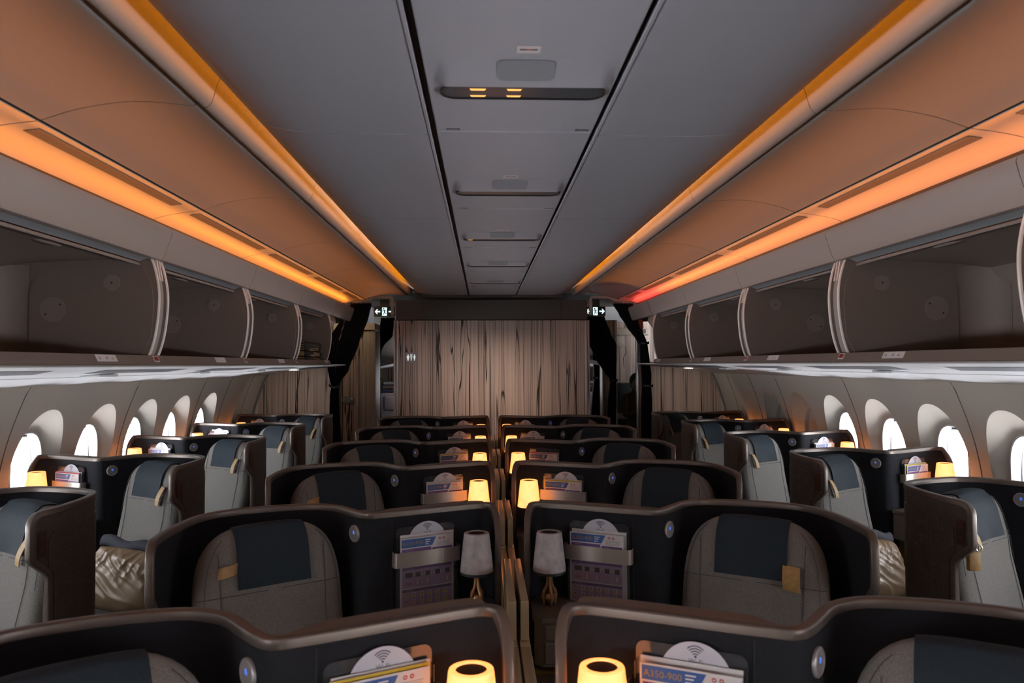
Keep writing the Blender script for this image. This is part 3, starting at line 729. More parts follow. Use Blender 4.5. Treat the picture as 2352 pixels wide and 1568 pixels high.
# ------------------------------------------------------------------ seats
RECL = radians(12.5); SANG = radians(33)
H = .80
def hw(h):
    e = .233 if h > .2 else .233 - .02 * (1 - h / .2)
    if h <= .45: return e
    return .233 * max(0, 1 - ((h - .45) / .352) ** 4) ** (1 / 3)
def hd(h): # half depth
    d = .062 + .012 * smooth01((h - .5) / .12) * (1 - smooth01((h - .70) / .10))
    if h > .72: d *= sqrt(max(.0, 1 - ((h - .72) / .083) ** 2)) * .75 + .25
    return d
def front(x, h):
    w = hw(h); k = min(1, abs(x) / max(w, 1e-4))
    return -hd(h) * (1 - k ** 4) ** .25 * (1 - .12 * (1 - k ** 2))
def seat_mat(sgn):
    a = SANG * sgn
    return Matrix.Translation((-.160 * sgn, -.366, .454)) @ Matrix.Rotation(a, 4, 'Z') @ Matrix.Rotation(-RECL, 4, 'X')
def make_seat(sgn, strap):
    SH = Matrix.Translation((-.035 * sgn if strap == 'hang' else 0, 0, 0)); SM = SH @ seat_mat(sgn); t = link('passenger_seat', None)
    mb = MB(); R = []
    hs = [0, .01, .03, .08, .2, .35, .45, .52, .56, .60, .64, .68, .71, .735, .755, .77, .782, .791, .797]
    n = 48
    for h in hs:
        w = hw(h); d = hd(h); ring = []
        if h < .03: d *= .6 + .4 * sqrt(h / .03); 
        for k in range(n):
            th = 2 * pi * k / n; c, s_ = cos(th), sin(th); e = 2 / 3.4
            x = w * math.copysign(abs(c) ** e, c); y = d * math.copysign(abs(s_) ** e, s_)
            if s_ < 0: y *= 1 - .12 * (1 - min(1, abs(x) / w) ** 2)
            ring.append((x, y, h))
        R.append(ring)
    mb.rings(R, True, True, M=SM); bk = mb.build('backrest', M['seat'], t)
    pp = MB()
    for sx in (-1, 1):
        pp.tube([(sx * (.150 + .012 * (h / .5)), front(.15, h) - .0005, h) for h in frange(.02, .72, 24)], .0013, 6, M=SM)
        pp.tube([(sx * x, front(x, .592) - .0005, .592) for x in frange(.02, .229, 14)], .0012, 6, M=SM)
        pp.tube([(sx * (hw(h) - .022), front(hw(h) - .022, h) - .0003, h) for h in frange(.5, .76, 20)], .0011, 6, M=SM)
    pp.build('piping', M['piping'], bk)
    # headrest cloth draped over the top
    cw = .114
    prof = []
    for h in frange(.588, .775, 14): prof.append((None, h))
    mb = MB()
    def cl(x, k):
        # k runs from the front hem over the top to the back hem
        if k <= 1:
            h = .606 + (.783 - .606) * k; y = front(x * .9, h) - .006
            z = h
            if k > .86: 
                y = y
        else:
            j = (k - 1) / .5; a = pi * j
            hh = .783; yf = front(x * .9, hh) - .006; yb = hd(hh) + .004
            y = yf + (yb - yf) * (1 - cos(a)) / 2; z = hh + .020 * sin(a)
            if j >= 1: pass
        return (x, y, z - .006 * (abs(x) / cw) ** 3 * smooth01((k - .6) / .4))
    us = frange(-cw, cw, 12)
    def fn(u, k):
        if k <= 1.5: p = cl(u, k)
        else:
            h = .783 - (k - 1.5) * .3; p = (u, hd(h) + .004, h)
        wob = .003 * sin(u * 40 + 1) * max(0, 1 - k * 2)
        return (p[0], p[1] + wob - .003 * (abs(u) / cw) ** 6 * (k < 1), p[2])
    ks = frange(0, .95, 14) + [1] + frange(1.05, 1.5, 8)[0:] + [1.6, 1.8]
    mb.grid(fn, us, ks, M=SM)
    mb.grid(lambda u, k: (lambda p: (p[0], p[1] + .0028, p[2] - (.0025 if 1 < k < 1.5 else 0)))(fn(u, k)), us, ks, M=SM)
    # hem edges
    for u in (-cw, cw):
        mb.rings([[fn(u, k) for k in ks], [(lambda p: (p[0], p[1] + .0028, p[2]))(fn(u, k)) for k in ks]], False, False, M=SM)
    mb.build('headrest_cover', M['cover'], t)
    # leather pull strap on the aisle side of the cloth
    sx = -sgn
    mb = MB()
    if strap == 'hang':
        path = []
        for k in frange(0, 1, 10):
            path.append((sx * (.140 - .022 * k), front(.13, .665 - .09 * k) - .006 - .010 * sin(pi * k * .8) - .003, .668 - .095 * k))
        wd = .0145
    elif strap == 'flap':
        path = [(sx * (.128 + .004 * k), front(.13, .66 - .07 * k) - .008 - .016 * sin(pi * k * .8), .655 - .075 * k) for k in frange(0, 1, 8)]; wd = .026
    else:
        path = [(sx * (.112 + .058 * k), front(.112 + .055 * k, .665) - .006 - .018 * sin(pi * k), .672 - .010 * k) for k in frange(0, 1, 8)]; wd = .017
    L_ = []
    for i, p in enumerate(path):
        p = Vector(p)
        if strap in ('hang', 'flap'): a = Vector((wd, 0, -.003))
        else: a = Vector((.003, 0, wd))
        L_.append([p - a, p + a, p + a + Vector((0, .0035, 0)), p - a + Vector((0, .0035, 0))])
    mb.rings(L_, True, True, M=SM); mb.build('pull_strap', M['strap'], t)
    # seat cushion, leg rest, outer armrest, base
    B = SH @ Matrix.Translation((-.155 * sgn, -.38, 0)) @ Matrix.Rotation(SANG * sgn, 4, 'Z')
    MB().rbox(-.235, .235, -.50, -.03, .40, .535, .045, 4, M=B).build('seat_cushion', M['seat'], t)
    MB().rbox(-.225, .225, -.56, -.49, .12, .46, .03, 3, M=B).build('leg_rest', M['seat'], t)
    MB().rbox(-.20, .20, -.42, .02, .0, .40, .02, 2, M=B).build('base', M['tray'], t)
    return t

# ------------------------------------------------------------------ table lamps
def make_lamp(lit):
    t = link('table_lamp', None)
    sh = MB().lathe([(.050, .118), (.0565, .118), (.0570, .120), (.0437, .243), (.0425, .2465), (.038, .248), (.0305, .2475), (.030, .2435)], 40, cap=False)
    s_ = sh.build('lamp_shade', M['lampon'] if lit else M['lampoff'], t)
    MB().lathe([(.001, .2445), (.0302, .2445)], 32).build('shade_top', M['mesh'], s_, smooth=0)
    MB().lathe([(.050, .109), (.0567, .109), (.0567, .1178), (.050, .1178)], 40).build('shade_rim', M['black'], s_)
    MB().lathe([(.001, .118), (.05, .118)], 32).build('shade_bottom', M['black'], s_, smooth=0)
    f = MB().sphere((0, 0, .0235), .0185, sc=(1, 1, 1.15)); f.build('ball', M['claw'], t)
    st = MB()
    for k in range(4):
        a = 2 * pi * k / 4 + .5; c, s2 = cos(a), sin(a)
        pts = [(.005, .112), (.005, .095), (.006, .080), (.008, .067), (.0125, .056), (.0185, .047), (.0225, .037), (.0225, .025), (.0205, .012), (.0190, .002)]
        st.tube([(r * c, r * s2, z) for r, z in pts], [.006, .0055, .0056, .006, .0062, .0074, .0054, .0058, .005, .0042], 8)
    st.tube([(0, 0, .112), (0, 0, .07)], [.009, .006], 10)
    st.build('claw_foot', M['claw'], t)
    return t

# ------------------------------------------------------------------ printed cards
def card_print(mb, w, h, title='A350-900'):
    """flat print in the card's own plane: x along, y up, layers lie outwards"""
    def q(x0, x1, y0, y1, m, k=1, sk=0):
        n = .0003 * k
        mb.add([(x0, -n, y0), (x1, -n, y0), (x1 + sk, -n, y1), (x0, -n, y1)], [(0, 1, 2, 3)], m)
    def tx(s, size, x, y, m, k=2):
        vs, fs, _ = text_mesh(s, size); mb.add([(x + a, -.0003 * k, y + b) for a, b in vs], fs, m)
    W = w / 2; T = h
    q(-W + .004, .018, T - .032, T - .004, 1, 1, .014)               # blue head band
    tx(title, .0190 if len(title) < 9 else .0155, -W + .007, T - .0250 if len(title) < 9 else T - .0235, 7)
    for i in range(3): q(-.008, .012 - .004 * i, T - .013 - .007 * i, T - .010 - .007 * i, 0, 2)
    for x in (.046, .060):                                            # two red round marks
        n = 14; mb.add([(x + .0045 * cos(2 * pi * k / n), -.0006, T - .012 + .0045 * sin(2 * pi * k / n)) for k in range(n)], [tuple(range(n))], 6)
        q(x - .002, x + .002, T - .0135, T - .0105, 0, 3)
    for i in range(4): q(.033, .084 - .004 * (i % 2), T - .0225 - .0042 * i, T - .0212 - .0042 * i, 5, 1)
    # picture panels
    def panel(x0, x1, y0, y1):
        q(x0, x1, y0, y1, 3, 1); q(x0, x1, y1 - .0085, y1, 2, 2)
        for i in range(int((x1 - x0) / .012) - 2): q(x0 + .010 + .008 * i, x0 + .015 + .008 * i, y1 - .0058, y1 - .0035, 3, 3) if i < 4 else None
    panel(-W + .006, .014, T - .094, T - .036); panel(.019, W - .006, T - .094, T - .040)
    for i, x in enumerate((-.078, -.050, -.028, -.008)): q(x, x + .013, T - .062, T - .050, 4 if i < 2 else 5, 2); q(x + .002, x + .008, T - .066, T - .061, 6, 3)
    for x in (.026, .041, .052): q(x, x + .008, T - .060, T - .049, 4, 2)
    q(.066, .080, T - .062, T - .049, 5, 2)
    for i in range(9): q(-.082 + .019 * i, -.074 + .019 * i, T - .086, T - .081, 4, 2)
    panel(-W + .006, W - .006, T - .167, T - .098)
    for i in range(5):
        x = -.080 + .036 * i; ww = .026 if i == 0 else .019
        q(x, x + ww, T - .132, T - .116, 4, 2)
        if i: q(x - .003, x, T - .130, T - .119, 0, 2); q(x + ww, x + ww + .003, T - .130, T - .119, 0, 2)
        if i in (1, 2, 4):
            for j in range(2): q(x, x + .004, T - .148 - .008 * j, T - .145 - .008 * j, 6, 2); q(x + .005, x + .012, T - .149 - .008 * j, T - .144 - .008 * j, 0, 2); q(x + .013, x + .018, T - .148 - .008 * j, T - .145 - .008 * j, 6, 2)
        elif i == 0:
            for j in range(5): q(x + .005 * j, x + .005 * j + .003, T - .157, T - .150 + .002 * (j % 2), 6, 2)
        else:
            for j in range(4): q(x, x + .02, T - .143 - .004 * j, T - .142 - .004 * j, 5, 2)
    panel(-W + .006, W - .006, .003, T - .171)
    for r in range(2):
        for i in range(6):
            x = -.078 + .029 * i; y = T - .199 - .024 * r
            if y < .003: continue
            q(x - .0065, x + .0065, y - .001, y + .016, 0, 2) if i else None
            q(x - .004, x + .004, y, y + .009, 8, 3); q(x - .0022, x + .0022, y + .009, y + .0135, 4, 3)
PRM = None
def make_card(title='A350-900'):
    t = link('safety_card', None)
    w, h = .194, .238
    MB().rbox(-w / 2, w / 2, 0, .0012, 0, h, .0004, 1).build('sheet', M['white'], t)
    mb = MB(); card_print(mb, w, h, title)
    mb.build('print', [M['white'], M['pblue'], M['purple'], M['lilac'], M['pdark'], M['pgrey'], M['red'], M['gold'], M['yellow']], t, smooth=0, recalc=False)
    return t
def make_disc():
    t = link('network_disc', None); n = 48; r = .070
    mb = MB(); mb.prism([(r * cos(2 * pi * k / n), r * sin(2 * pi * k / n)) for k in range(n)], 0, .0012, lambda a, b, c: (a, c, b)); mb.build('disc', M['disc'], t, smooth=20)
    mb = MB()
    def arc(r0, r1):
        A = [radians(90 + x) for x in frange(-46, 46, 14)]
        mb.add([(rr * cos(a), -.0004, .0405 + rr * sin(a)) for a in A for rr in (r0, r1)], [(2 * i, 2 * i + 1, 2 * i + 3, 2 * i + 2) for i in range(14)])
    for a, b in ((.0055, .0078), (.0105, .0128), (.0155, .0178), (.0205, .0228)): arc(a, b)
    mb.add([(.0026 * cos(2 * pi * k / 12), -.0004, .0415 + .0026 * sin(2 * pi * k / 12)) for k in range(12)], [tuple(range(12))])
    vs, fs, w = text_mesh('Wi-Fi', .0125); mb.add([(x - w / 2, -.0004, y + .0285) for x, y in vs], fs)
    mb.build('symbol', M['ink'], t, smooth=0, recalc=False); return t
def make_mag(colr, h):
    t = link('magazine', None)
    MB().rbox(-.098, .098, 0, .004, 0, h, .0008, 1).build('pages', M['white'], t)
    MB().box(-.0985, .0985, -.0006, 0, 0, h + .0005).build('cover', M[colr], t, smooth=0); return t

# ------------------------------------------------------------------ place everything
proto = {}
for sg in (1, -1):
    proto['suite', sg] = make_suite(sg)
    for st_ in ('hang', 'flap', 'stub'): proto['seat', sg, st_] = make_seat(sg, st_)
for lit in (True, False): proto['lamp', lit] = make_lamp(lit)
proto['card'] = make_card(); proto['card777'] = make_card('B777-300ER'); proto['disc'] = make_disc(); proto['mag_yellow'] = make_mag('yellow', .243); proto['mag_white'] = make_mag('white', .246); proto['mag_red'] = make_mag('red', .243)
used = set()
def place(key, loc, rz, label, cat, group=None, tilt=0):
    src = proto[key]
    o = src if key not in used else copy_tree(src)
    used.add(key)
    o.location = loc; o.rotation_euler = (tilt, 0, rz)
    return tag(o, label, cat, group)
ORD = ('nearest', 'second', 'third', 'fourth', 'fifth', 'farthest')
cols = []
CENTER_Y = [1.555 + 1.138 * k for k in range(6)]
SIDE_Y = [3.15 + 1.14 * k for k in range(5)]
for sgn in (1, -1):
    nm = 'centre-left' if sgn > 0 else 'centre-right'
    cols.append((nm, sgn, -.562 * sgn, CENTER_Y, True))
for sgn in (1, -1):
    nm = 'right window' if sgn > 0 else 'left window'
    cols.append((nm, sgn, 2.105 * sgn, SIDE_Y, False))
OFF = {('centre-left', 1), ('centre-right', 1)}
for nm, sgn, xc, ys, ctr in cols:
    last = len(ys) - 1
    for r, y in enumerate(ys):
        o = 'farthest' if r == last else ORD[r]
        where = '%s in the %s column' % (o, nm)
        place(('suite', sgn), (xc, y, 0), 0, 'black-lined seat shell with bronze top rail, ' + where, 'seat shell', nm + ' seat shells')
        st_ = 'hang'
        if ctr: st_ = 'stub' if sgn > 0 else 'flap'
        place(('seat', sgn, st_), (xc, y, 0), 0, 'grey fabric airline seat with navy headrest cloth, ' + where, 'seat', nm + ' seats')
        lit = (nm, r) not in OFF
        loc = (xc + sgn * .437, y - .128, .925)
        word = 'glowing cone-shaded table lamp on the console' if lit else 'unlit marble-shaded table lamp on the console'
        place(('lamp', lit), loc, random.uniform(-.4, .4), word + ', ' + where, 'lamp', nm + ' table lamps')
        ang = PANG * sgn
        def pos(a, n, z): # along (towards +x), outwards
            q = Vector((PC.x * sgn, PC.y)) + Vector((cos(ang), sin(ang))) * a + Vector((sin(ang), -cos(ang))) * (n + .0094)
            return (xc + q.x, y + q.y, z)
        jit = random.uniform(-.004, .004)
        place('card777' if (nm, r) == ('centre-right', 2) else 'card', pos(jit, .0285, .926), ang, 'lilac printed safety card with blue heading in the pocket, ' + where, 'card', nm + ' safety cards')
        if (nm, r) != ('centre-right', 3): place('disc', pos(.008 + jit, .0085, 1.141), ang, 'round white wi-fi disc behind the safety card, ' + where, 'disc', nm + ' wi-fi discs')
        if (nm, r) in {('centre-left', 0), ('centre-left', 3), ('right window', 1), ('centre-right', 2)}:
            place('mag_yellow', pos(-.003, .0215, .926), ang, 'yellow-covered magazine behind the safety card, ' + where, 'magazine')
        elif (nm, r) in {('left window', 1), ('centre-right', 3)}:
            place('mag_red', pos(-.004, .0215, .926), ang, 'red-covered magazine behind the safety card, ' + where, 'magazine')
        place('mag_white', pos(.002, .014, .926), ang, 'white magazine at the back of the pocket, ' + where, 'magazine', nm + ' white magazines')
for k, o in list(proto.items()):
    if k not in used:
        for c in list(o.children_recursive): bpy.data.objects.remove(c)
        bpy.data.objects.remove(o)

# centre spine between the two middle columns, one box per row
for r, y in enumerate(CENTER_Y):
    t = thing('centre_divider', 'low bronze divider between the middle seats, %s row from the camera' % (ORD[r]), 'divider', (0, y, 0), 0, 'bronze centre dividers')
    MB().rbox(-.034, .034, -.55, .575, .0, .90, .003, 1).build('divider_body', M['divider'], t)
    MB().rbox(-.033, -.003, -.555, .580, .902, .945, .004, 2).build('divider_top', M['divider'], t)
    MB().rbox(.003, .033, -.555, .580, .902, .945, .004, 2).build('divider_top', M['divider'], t)
    MB().rbox(-.030, -.006, -.52, -.04, .946, 1.06, .004, 2).build('privacy_leaf', M['divider'], t)
    MB().rbox(.006, .030, -.52, -.04, .946, 1.06, .004, 2).build('privacy_leaf', M['divider'], t)

# pillows on two window seats
def pillow(name, label, loc, rot, sc):
    t = thing(name, label, 'pillow', loc); t.rotation_euler = rot
    def pf(side):
        def f(u, v):
            k = (1 - abs(u) ** 3.5) * (1 - abs(v) ** 3.5)
            th = .062 * max(0, k) ** .5
            def rid(a, b, seed): return (1 - abs(noise.noise(Vector((a, b, seed))))) ** 3
            wr = .012 * rid(4.2 * (u - .35 * v), .9 * v, 3.1) * smooth01((v + .6) / 1.4) + .010 * rid(3.6 * (v + .8 * u), .8 * (u - v), 7.7) + .004 * rid(12 * u, 1.2 * v, 1.3) * smooth01((v - .1) / .8)
            wr = (wr - .011) * max(0, k) ** .5
            return (u * .215 * (1 - .06 * v * v), side * (th + wr), v * .15 * (1 - .08 * u * u))
        return f
    us = [-1 + 2 * i / 72 for i in range(73)]; vs_ = [-1 + 2 * i / 48 for i in range(49)]
    mb = MB(); mb.grid(pf(-1), us, vs_); mb.grid(pf(1), us, vs_); mb.build('pillow_body', M['satin'], t, smooth=180)
    mb = MB()
    def bf(u, v):
        th = .03 * (1 - abs(u) ** 4); r = .024
        return (u * .205, -r * cos(v) * (1 - .3 * u * u), .163 + .010 * sin(6 * u) + r * 1.2 * sin(v))
    mb.grid(bf, us, [2 * pi * i / 14 for i in range(15)]); mb.build('cloth_band', M['navy'], t, smooth=180)
    return t
pillow('satin_pillow', 'crumpled bronze satin pillow propped on the second left window seat', (-1.86, 3.72, .705), (radians(-24), radians(4), radians(-18)), 1)
pillow('satin_pillow', 'crumpled bronze satin pillow on the second right window seat, behind a shell wing', (1.90, 3.72, .705), (radians(-24), radians(8), radians(30)), 1)
def wrap(label, loc, s):
    mb = MB()
    def f(u, v):
        rr = s * (1 + .25 * sin(5 * u + 3 * v) + .15 * sin(11 * u - 7 * v))
        return (rr * 1.3 * cos(u) * cos(v), rr * .8 * sin(u) * cos(v), rr * .7 * sin(v))
    mb.grid(f, [2 * pi * i / 18 for i in range(19)], [-pi / 2 + pi * i / 10 for i in range(11)])
    return tag(mb.build('plastic_wrapped_kit', M['plastic'], loc=loc, smooth=15), label, 'kit')
wrap('shiny clear-wrapped kit on the third right window seat', (1.93, 4.93, .60), .07)
wrap('shiny clear-wrapped kit on the third left window seat', (-1.72, 4.95, .58), .07)
# key-ring style headset bag hanging at the nearest right window seat
t = thing('headset_pouch', 'tan pouch with chrome clasp hanging beside the nearest right window seat', 'pouch', (1.66, 2.62, 1.0))
MB().rbox(-.022, .022, -.012, .012, .0, .07, .006, 2).build('pouch', M['strap'], t)
mb = MB()
for cx in (-.012, .012): mb.tube([(cx + .011 * cos(a), -.013, .083 + .011 * sin(a)) for a in frange(0, 2 * pi, 16)], .003, 6)
mb.build('clasp', M['steel'], t)
MB().rbox(-.006, .010, -.006, -.003, .09, .16, .001, 1).build('strap', M['strap'], t)

# folded bedding in the last left bin and a pen in a right bin
for i, (nm, z, h, lab) in enumerate((('folded_quilt', 1.779, .045, 'folded black quilt at the bottom of the pile in the left bin'), ('folded_quilt', 1.825, .05, 'folded black and gold quilt in the middle of the left bin pile'), ('folded_quilt', 1.876, .085, 'rolled black quilt topmost in the left bin pile'))):
    t = thing(nm, lab, 'quilt', (-1.80, 6.86, z), 0, 'quilts in the left bin')
    mb = MB(); mb.rbox(-.17 + .01 * i, .17 - .01 * i, -.30, .30, 0, h - .001, min(.022, h / 2.3), 3)
    mb.v = [(x + .006 * sin(30 * y + 9 * z_ * 20), y + .006 * sin(40 * x), z_) for x, y, z_ in mb.v]; mb.build('quilt', M['duvet'], t)
    g = MB()
    for k in range(3 + i):
        zz = .008 + k * (h - .016) / (3 + i)
        g.tube([(.168 - .01 * i, y, zz + .005 * sin(17 * y + k)) for y in frange(-.22 + .05 * k, .16, 14)], .007 if k % 2 else .004, 6)
    for k in range(4): g.tube([(x, -.302, .01 + (h - .02) * k / 3 + .004 * sin(25 * x)) for x in frange(-.06, .13, 8)], .0055, 6)
    g.build('lining', M['duvetgold'], t)
tag(MB().tube([(1.66, 4.55, 1.795), (1.70, 4.68, 1.795)], .006, 10).build('pen', M['red']), 'red pen lying on the lip of a right overhead bin', 'pen')

# ------------------------------------------------------------------ ceiling light units
LY = [1.985 + 1.187 * k for k in range(-1, 5)]
LN = ('first', 'second', 'third', 'fourth', 'fifth')
for k, y in enumerate(LY[1:]):
    t = thing('ceiling_light', 'recessed oval ceiling light with speaker grille, %s from the camera' % LN[k], 'ceiling light', (.010, y, CZ), 0, 'ceiling lights along the centre')
    # housing: shallow wedge that grows downwards towards the lens
    mb = MB(); w0, w1 = .215, .232
    def wedge(u, v):
        x = u * (w0 + (w1 - w0) * v); yv = -.215 + .165 * v
        e = smooth01((1 - abs(u)) / .10)
        return (x, yv, -.013 * smooth01(v * 1.1) * e - .0005)
    mb.grid(wedge, frange(-1, 1, 40), frange(0, 1, 8))
    mb.grid(lambda u, v: (u * w1, -.05 + .012 * v, -.013 * (1 - v) * smooth01((1 - abs(u)) / .10) - .0005), frange(-1, 1, 40), [0, .5, 1])
    mb.build('housing', M['ceil'], t)
    mb = MB(); pr = rrect(-.226, .226, -.035, .059, .0465, 10)
    pi_ = rrect(-.217, .217, -.027, .051, .0385, 10)
    mb.rings([[(a, b, -.001) for a, b in pr], [(a, b, -.006) for a, b in pr], [(a * .995, b * .97, -.008) for a, b in pr], [(a, b, -.006) for a, b in pi_], [(a, b, .012) for a, b in pi_]], True, False)
    mb.build('lens_rim', M['black'], t)
    mb = MB(); mb.grid(lambda u, v: (u * .217, v * .036, -.004 - .004 * (1 - v * v)), frange(-1, 1, 16), frange(-1, 1, 6))
    pl = MB(); pl.prism(pi_, -.004, -.0015, lambda a, b, c: (a, b, c)); ln = pl.build('lens', M['lens'], t, smooth=20)
    mb = MB()
    xs = ((-.145, -.100), (-.045, -.003)) if k == 0 else (((-.20, -.17),) if k == 2 else ())
    for x0, x1 in xs:
        for y0, y1 in ((-.015, -.001), (.033, .046)): mb.add([(x0, y0, -.0048), (x1, y0, -.0048), (x1 - .004, y1, -.0048), (x0 + .004, y1, -.0048)], [(0, 1, 2, 3)])
    if xs: mb.build('amber_patch', M['amberpatch'], ln, smooth=0, recalc=False)  # emissive amber patches laid on the lens
    mb = MB(); pr = rrect(-.072, .072, -.20, -.095, .02, 6)
    mb.add([(a, b, -.013 * smooth01((b + .215) / .165 * 1.1) - .0022) for a, b in pr], [tuple(range(len(pr)))]); mb.build('speaker_grille', M['grillew'], t, smooth=0, recalc=False)
    mb = MB(); mb.box(-.028, .028, -.277, -.237, -.0015, -.0005)
    for x0, x1, m in ((-.021, -.006, 1), (-.006, .007, 2), (.007, .021, 1)): mb.box(x0, x1, -.261, -.255, -.0022, -.0014, m)
    mb.build('placard', [M['label'], M['pdark'], M['red']], t, smooth=0)
    for x in (-.203, .206):
        mb = MB(); mb.box(-.021, .021, -.008, .008, -.0015, -.0004)
        vs, fs, w = text_mesh('EXIT', .010)
        mb.box(-.016, .016, -.003, .003, -.002, -.0014, 1)
        mb.build('marker', [M['pdark'], M['pgrey']], t, (x, .345, 0), smooth=0)

# ------------------------------------------------------------------ rear of the cabin
YR = 8.35
w_ = MB()
w_.rbox(-1.075, -.004, YR, YR + .5, 0, 2.245, .002, 1); w_.rbox(.004, 1.075, YR, YR + .5, 0, 2.245, .002, 1)
root = struct(w_.build('wall_rear', M['wood']))
mb = MB(); mb.rbox(-1.105, -1.078, YR + .0, YR + .5, 0, 2.247, .003, 1); mb.rbox(1.078, 1.105, YR, YR + .5, 0, 2.247, .003, 1); mb.build('edge_panel', M['wood'], root)
mb = MB()
for x in (-1.062, 1.062): mb.rbox(x - .013, x + .013, YR - .008, YR, 0, 2.243, .003, 1)
mb.box(-.003, .003, YR - .003, YR + .02, 0, 2.24); mb.build('edge_strip', M['steel'], root)
mb = MB()
for a, b in ((-1.075, -.775), (-.772, .772), (.775, 1.075)):
    pts = [(a, 2.252), (b, 2.252), (b, 2.472), (a, 2.472)]
    if a < -1: pts = [(a, 2.252), (b, 2.252), (b, 2.472)] + [(-1.045 - .03 * sin(t_), 2.442 + .03 * cos(t_)) for t_ in frange(0, pi / 2, 6)]
    if b > 1: pts = [(a, 2.252), (b, 2.252)] + [(1.045 + .03 * cos(t_), 2.442 + .03 * sin(t_)) for t_ in frange(0, pi / 2, 6)] + [(a, 2.472)]
    mb.prism(pts, YR - .05, YR + .45, lambda p, q, c: (p, c, q))
hd_ = mb.build('header_panel', M['hdr'], root, smooth=20)
struct(MB().box(-.76, .76, 8.05, 8.11, 2.478, 2.62).build('trim_5', M['hdr']))
struct(MB().box(-.95, .95, 7.95, 8.30, 2.60, 2.64).build('trim_6', M['dark']))
# lavatory pictogram plate
t = thing('lavatory_sign', 'grey plate with three lit white lavatory figures on the wood wall', 'sign', (-.908, YR - .001, 1.830))
MB().prism(rrect(-.066, .066, -.056, .056, .012, 4), -.006, 0, lambda a, b, c: (a, c, b)).build('plate', M['badge'], t, smooth=20)
mb = MB()
def disc(cx, cz, r, n=14): mb.add([(cx + r * cos(2 * pi * k / n), -.0075, cz + r * sin(2 * pi * k / n)) for k in range(n)], [tuple(range(n))])
def poly(p): mb.add([(a, -.0075, b) for a, b in p], [tuple(range(len(p)))])
disc(-.036, .026, .0075); poly(rrect(-.050, -.022, -.010, .016, .006, 3)); poly([(-.043, -.036), (-.029, -.036), (-.029, -.010), (-.043, -.010)])
disc(.036, .026, .0075); poly([(.024, -.012), (.048, -.012), (.040, .016), (.032, .016)]); poly([(.031, -.036), (.041, -.036), (.041, -.012), (.031, -.012)]); poly([(.022, .004), (.030, .012), (.028, .0155), (.019, .007)]); poly([(.050, .004), (.042, .012), (.044, .0155), (.053, .007)])
disc(0, .024, .006)
for a, b, c, d in ((-.011, -.0085, .010, .036), (.0085, .011, .010, .036), (-.011, .011, .034, .0365), (-.011, .011, .008, .0105)): poly([(a, c), (b, c), (b, d), (a, d)])
poly([(-.011, -.004), (.011, -.004), (.007, .004), (-.007, .004)]); poly([(-.004, -.036), (.004, -.036), (.004, -.004), (-.004, -.004)])
mb.build('figures', M['lavglow'], t, smooth=0, recalc=False)

# side partitions, wood with a steel edge
for sgn, side, x0 in ((-1, 'left', 1.815), (1, 'right', 1.665)):
    poly_ = [(x0, 0), (2.52, 0)] + [(wallx(z) - .002, z) for z in frange(.1, 1.75, 20)] + [(x0 + .05, 1.77), (x0 + .05, 2.25), (x0, 2.25)]
    mb = MB(); mb.prism([(sgn * a, b) for a, b in poly_], YR, YR + .05, lambda p, q, c: (p, c, q)); o = struct(mb.build('wall_' + ('aft_left' if sgn < 0 else 'aft_right'), M['wood'], smooth=20))
    MB().rbox(*sorted((sgn * (x0 - .004), sgn * (x0 - .028))), YR - .01, YR + .055, 0, 2.26, .004, 1).build('edge_strip', M['steel'], o)
    mb = MB(); mb.tube([(sgn * (wallx(z) - .012), YR - .012, z) for z in frange(.3, 1.66, 20)], .010, 6); mb.build('edge_trim', M['channel'], o)
# rear cross-aisle walls seen through the openings
lv = MB(); lv.box(-2.6, -1.815, 9.05, 9.4, 0, 2.16); lv.box(-1.80, -1.635, 9.05, 9.4, 0, 2.16); lv.box(-1.61, -1.54, 9.05, 9.4, 0, 2.16)
o = struct(lv.build('wall_lavatory_left', M['wood'], smooth=0))
mb = MB(); mb.rbox(-1.634, -1.611, 9.03, 9.4, 0, 2.16, .004, 1); mb.rbox(-1.556, -1.541, 9.02, 9.04, 0, 2.16, .003, 1); mb.build('edge_strip', M['steel'], o)
MB().rbox(-1.54, -1.40, 8.98, 9.4, 0, 2.16, .008, 2).build('corner_post', M['beige'], o)
mb = MB()
for i in range(9): mb.box(-1.535 + .015 * i, -1.532 + .015 * i, 8.977, 8.98, 0, 2.16)
mb.build('reeding', M['seam'], o, smooth=0)
MB().rbox(-2.6, -1.40, 8.96, 9.4, 2.165, 2.25, .006, 1).build('door_header', M['beige'], o)
t = thing('door_lock', 'dark rounded lock plate on the wood lavatory door at left', 'lock', (-1.735, 9.048, 1.33))
MB().prism(rrect(-.075, .075, -.038, .038, .036, 6), -.008, 0, lambda a, b, c: (a, c, b)).build('lock_plate', M['channel'], t, smooth=20)
MB().lathe([(.0, 0), (.014, 0), (.014, .005), (.011, .008), (.0, .009)], 16, M=Matrix.Translation((.045, -.008, .005)) @ Matrix.Rotation(pi / 2, 4, 'X')).build('latch_knob', M['steel'], t)
lv = MB(); lv.box(1.62, 2.6, 9.62, 9.8, 0, 2.30); o = struct(lv.build('wall_galley_right', M['wood'], smooth=0))
lv = MB(); lv.box(1.40, 1.56, 9.30, 9.5, 0, 2.3); o2 = struct(lv.build('wall_lavatory_right', M['wood'], smooth=0))
mb = MB(); mb.rbox(1.56, 1.585, 9.28, 9.5, 0, 2.3, .004, 1); mb.build('edge_strip', M['steel'], o2)
t = thing('door_lock', 'dark lock plate on the right lavatory door behind the curtains', 'lock', (1.53, 9.298, 1.31))
MB().prism(rrect(-.026, .026, -.055, .055, .01, 4), -.008, 0, lambda a, b, c: (a, c, b)).build('lock_plate', M['channel'], t, smooth=20)
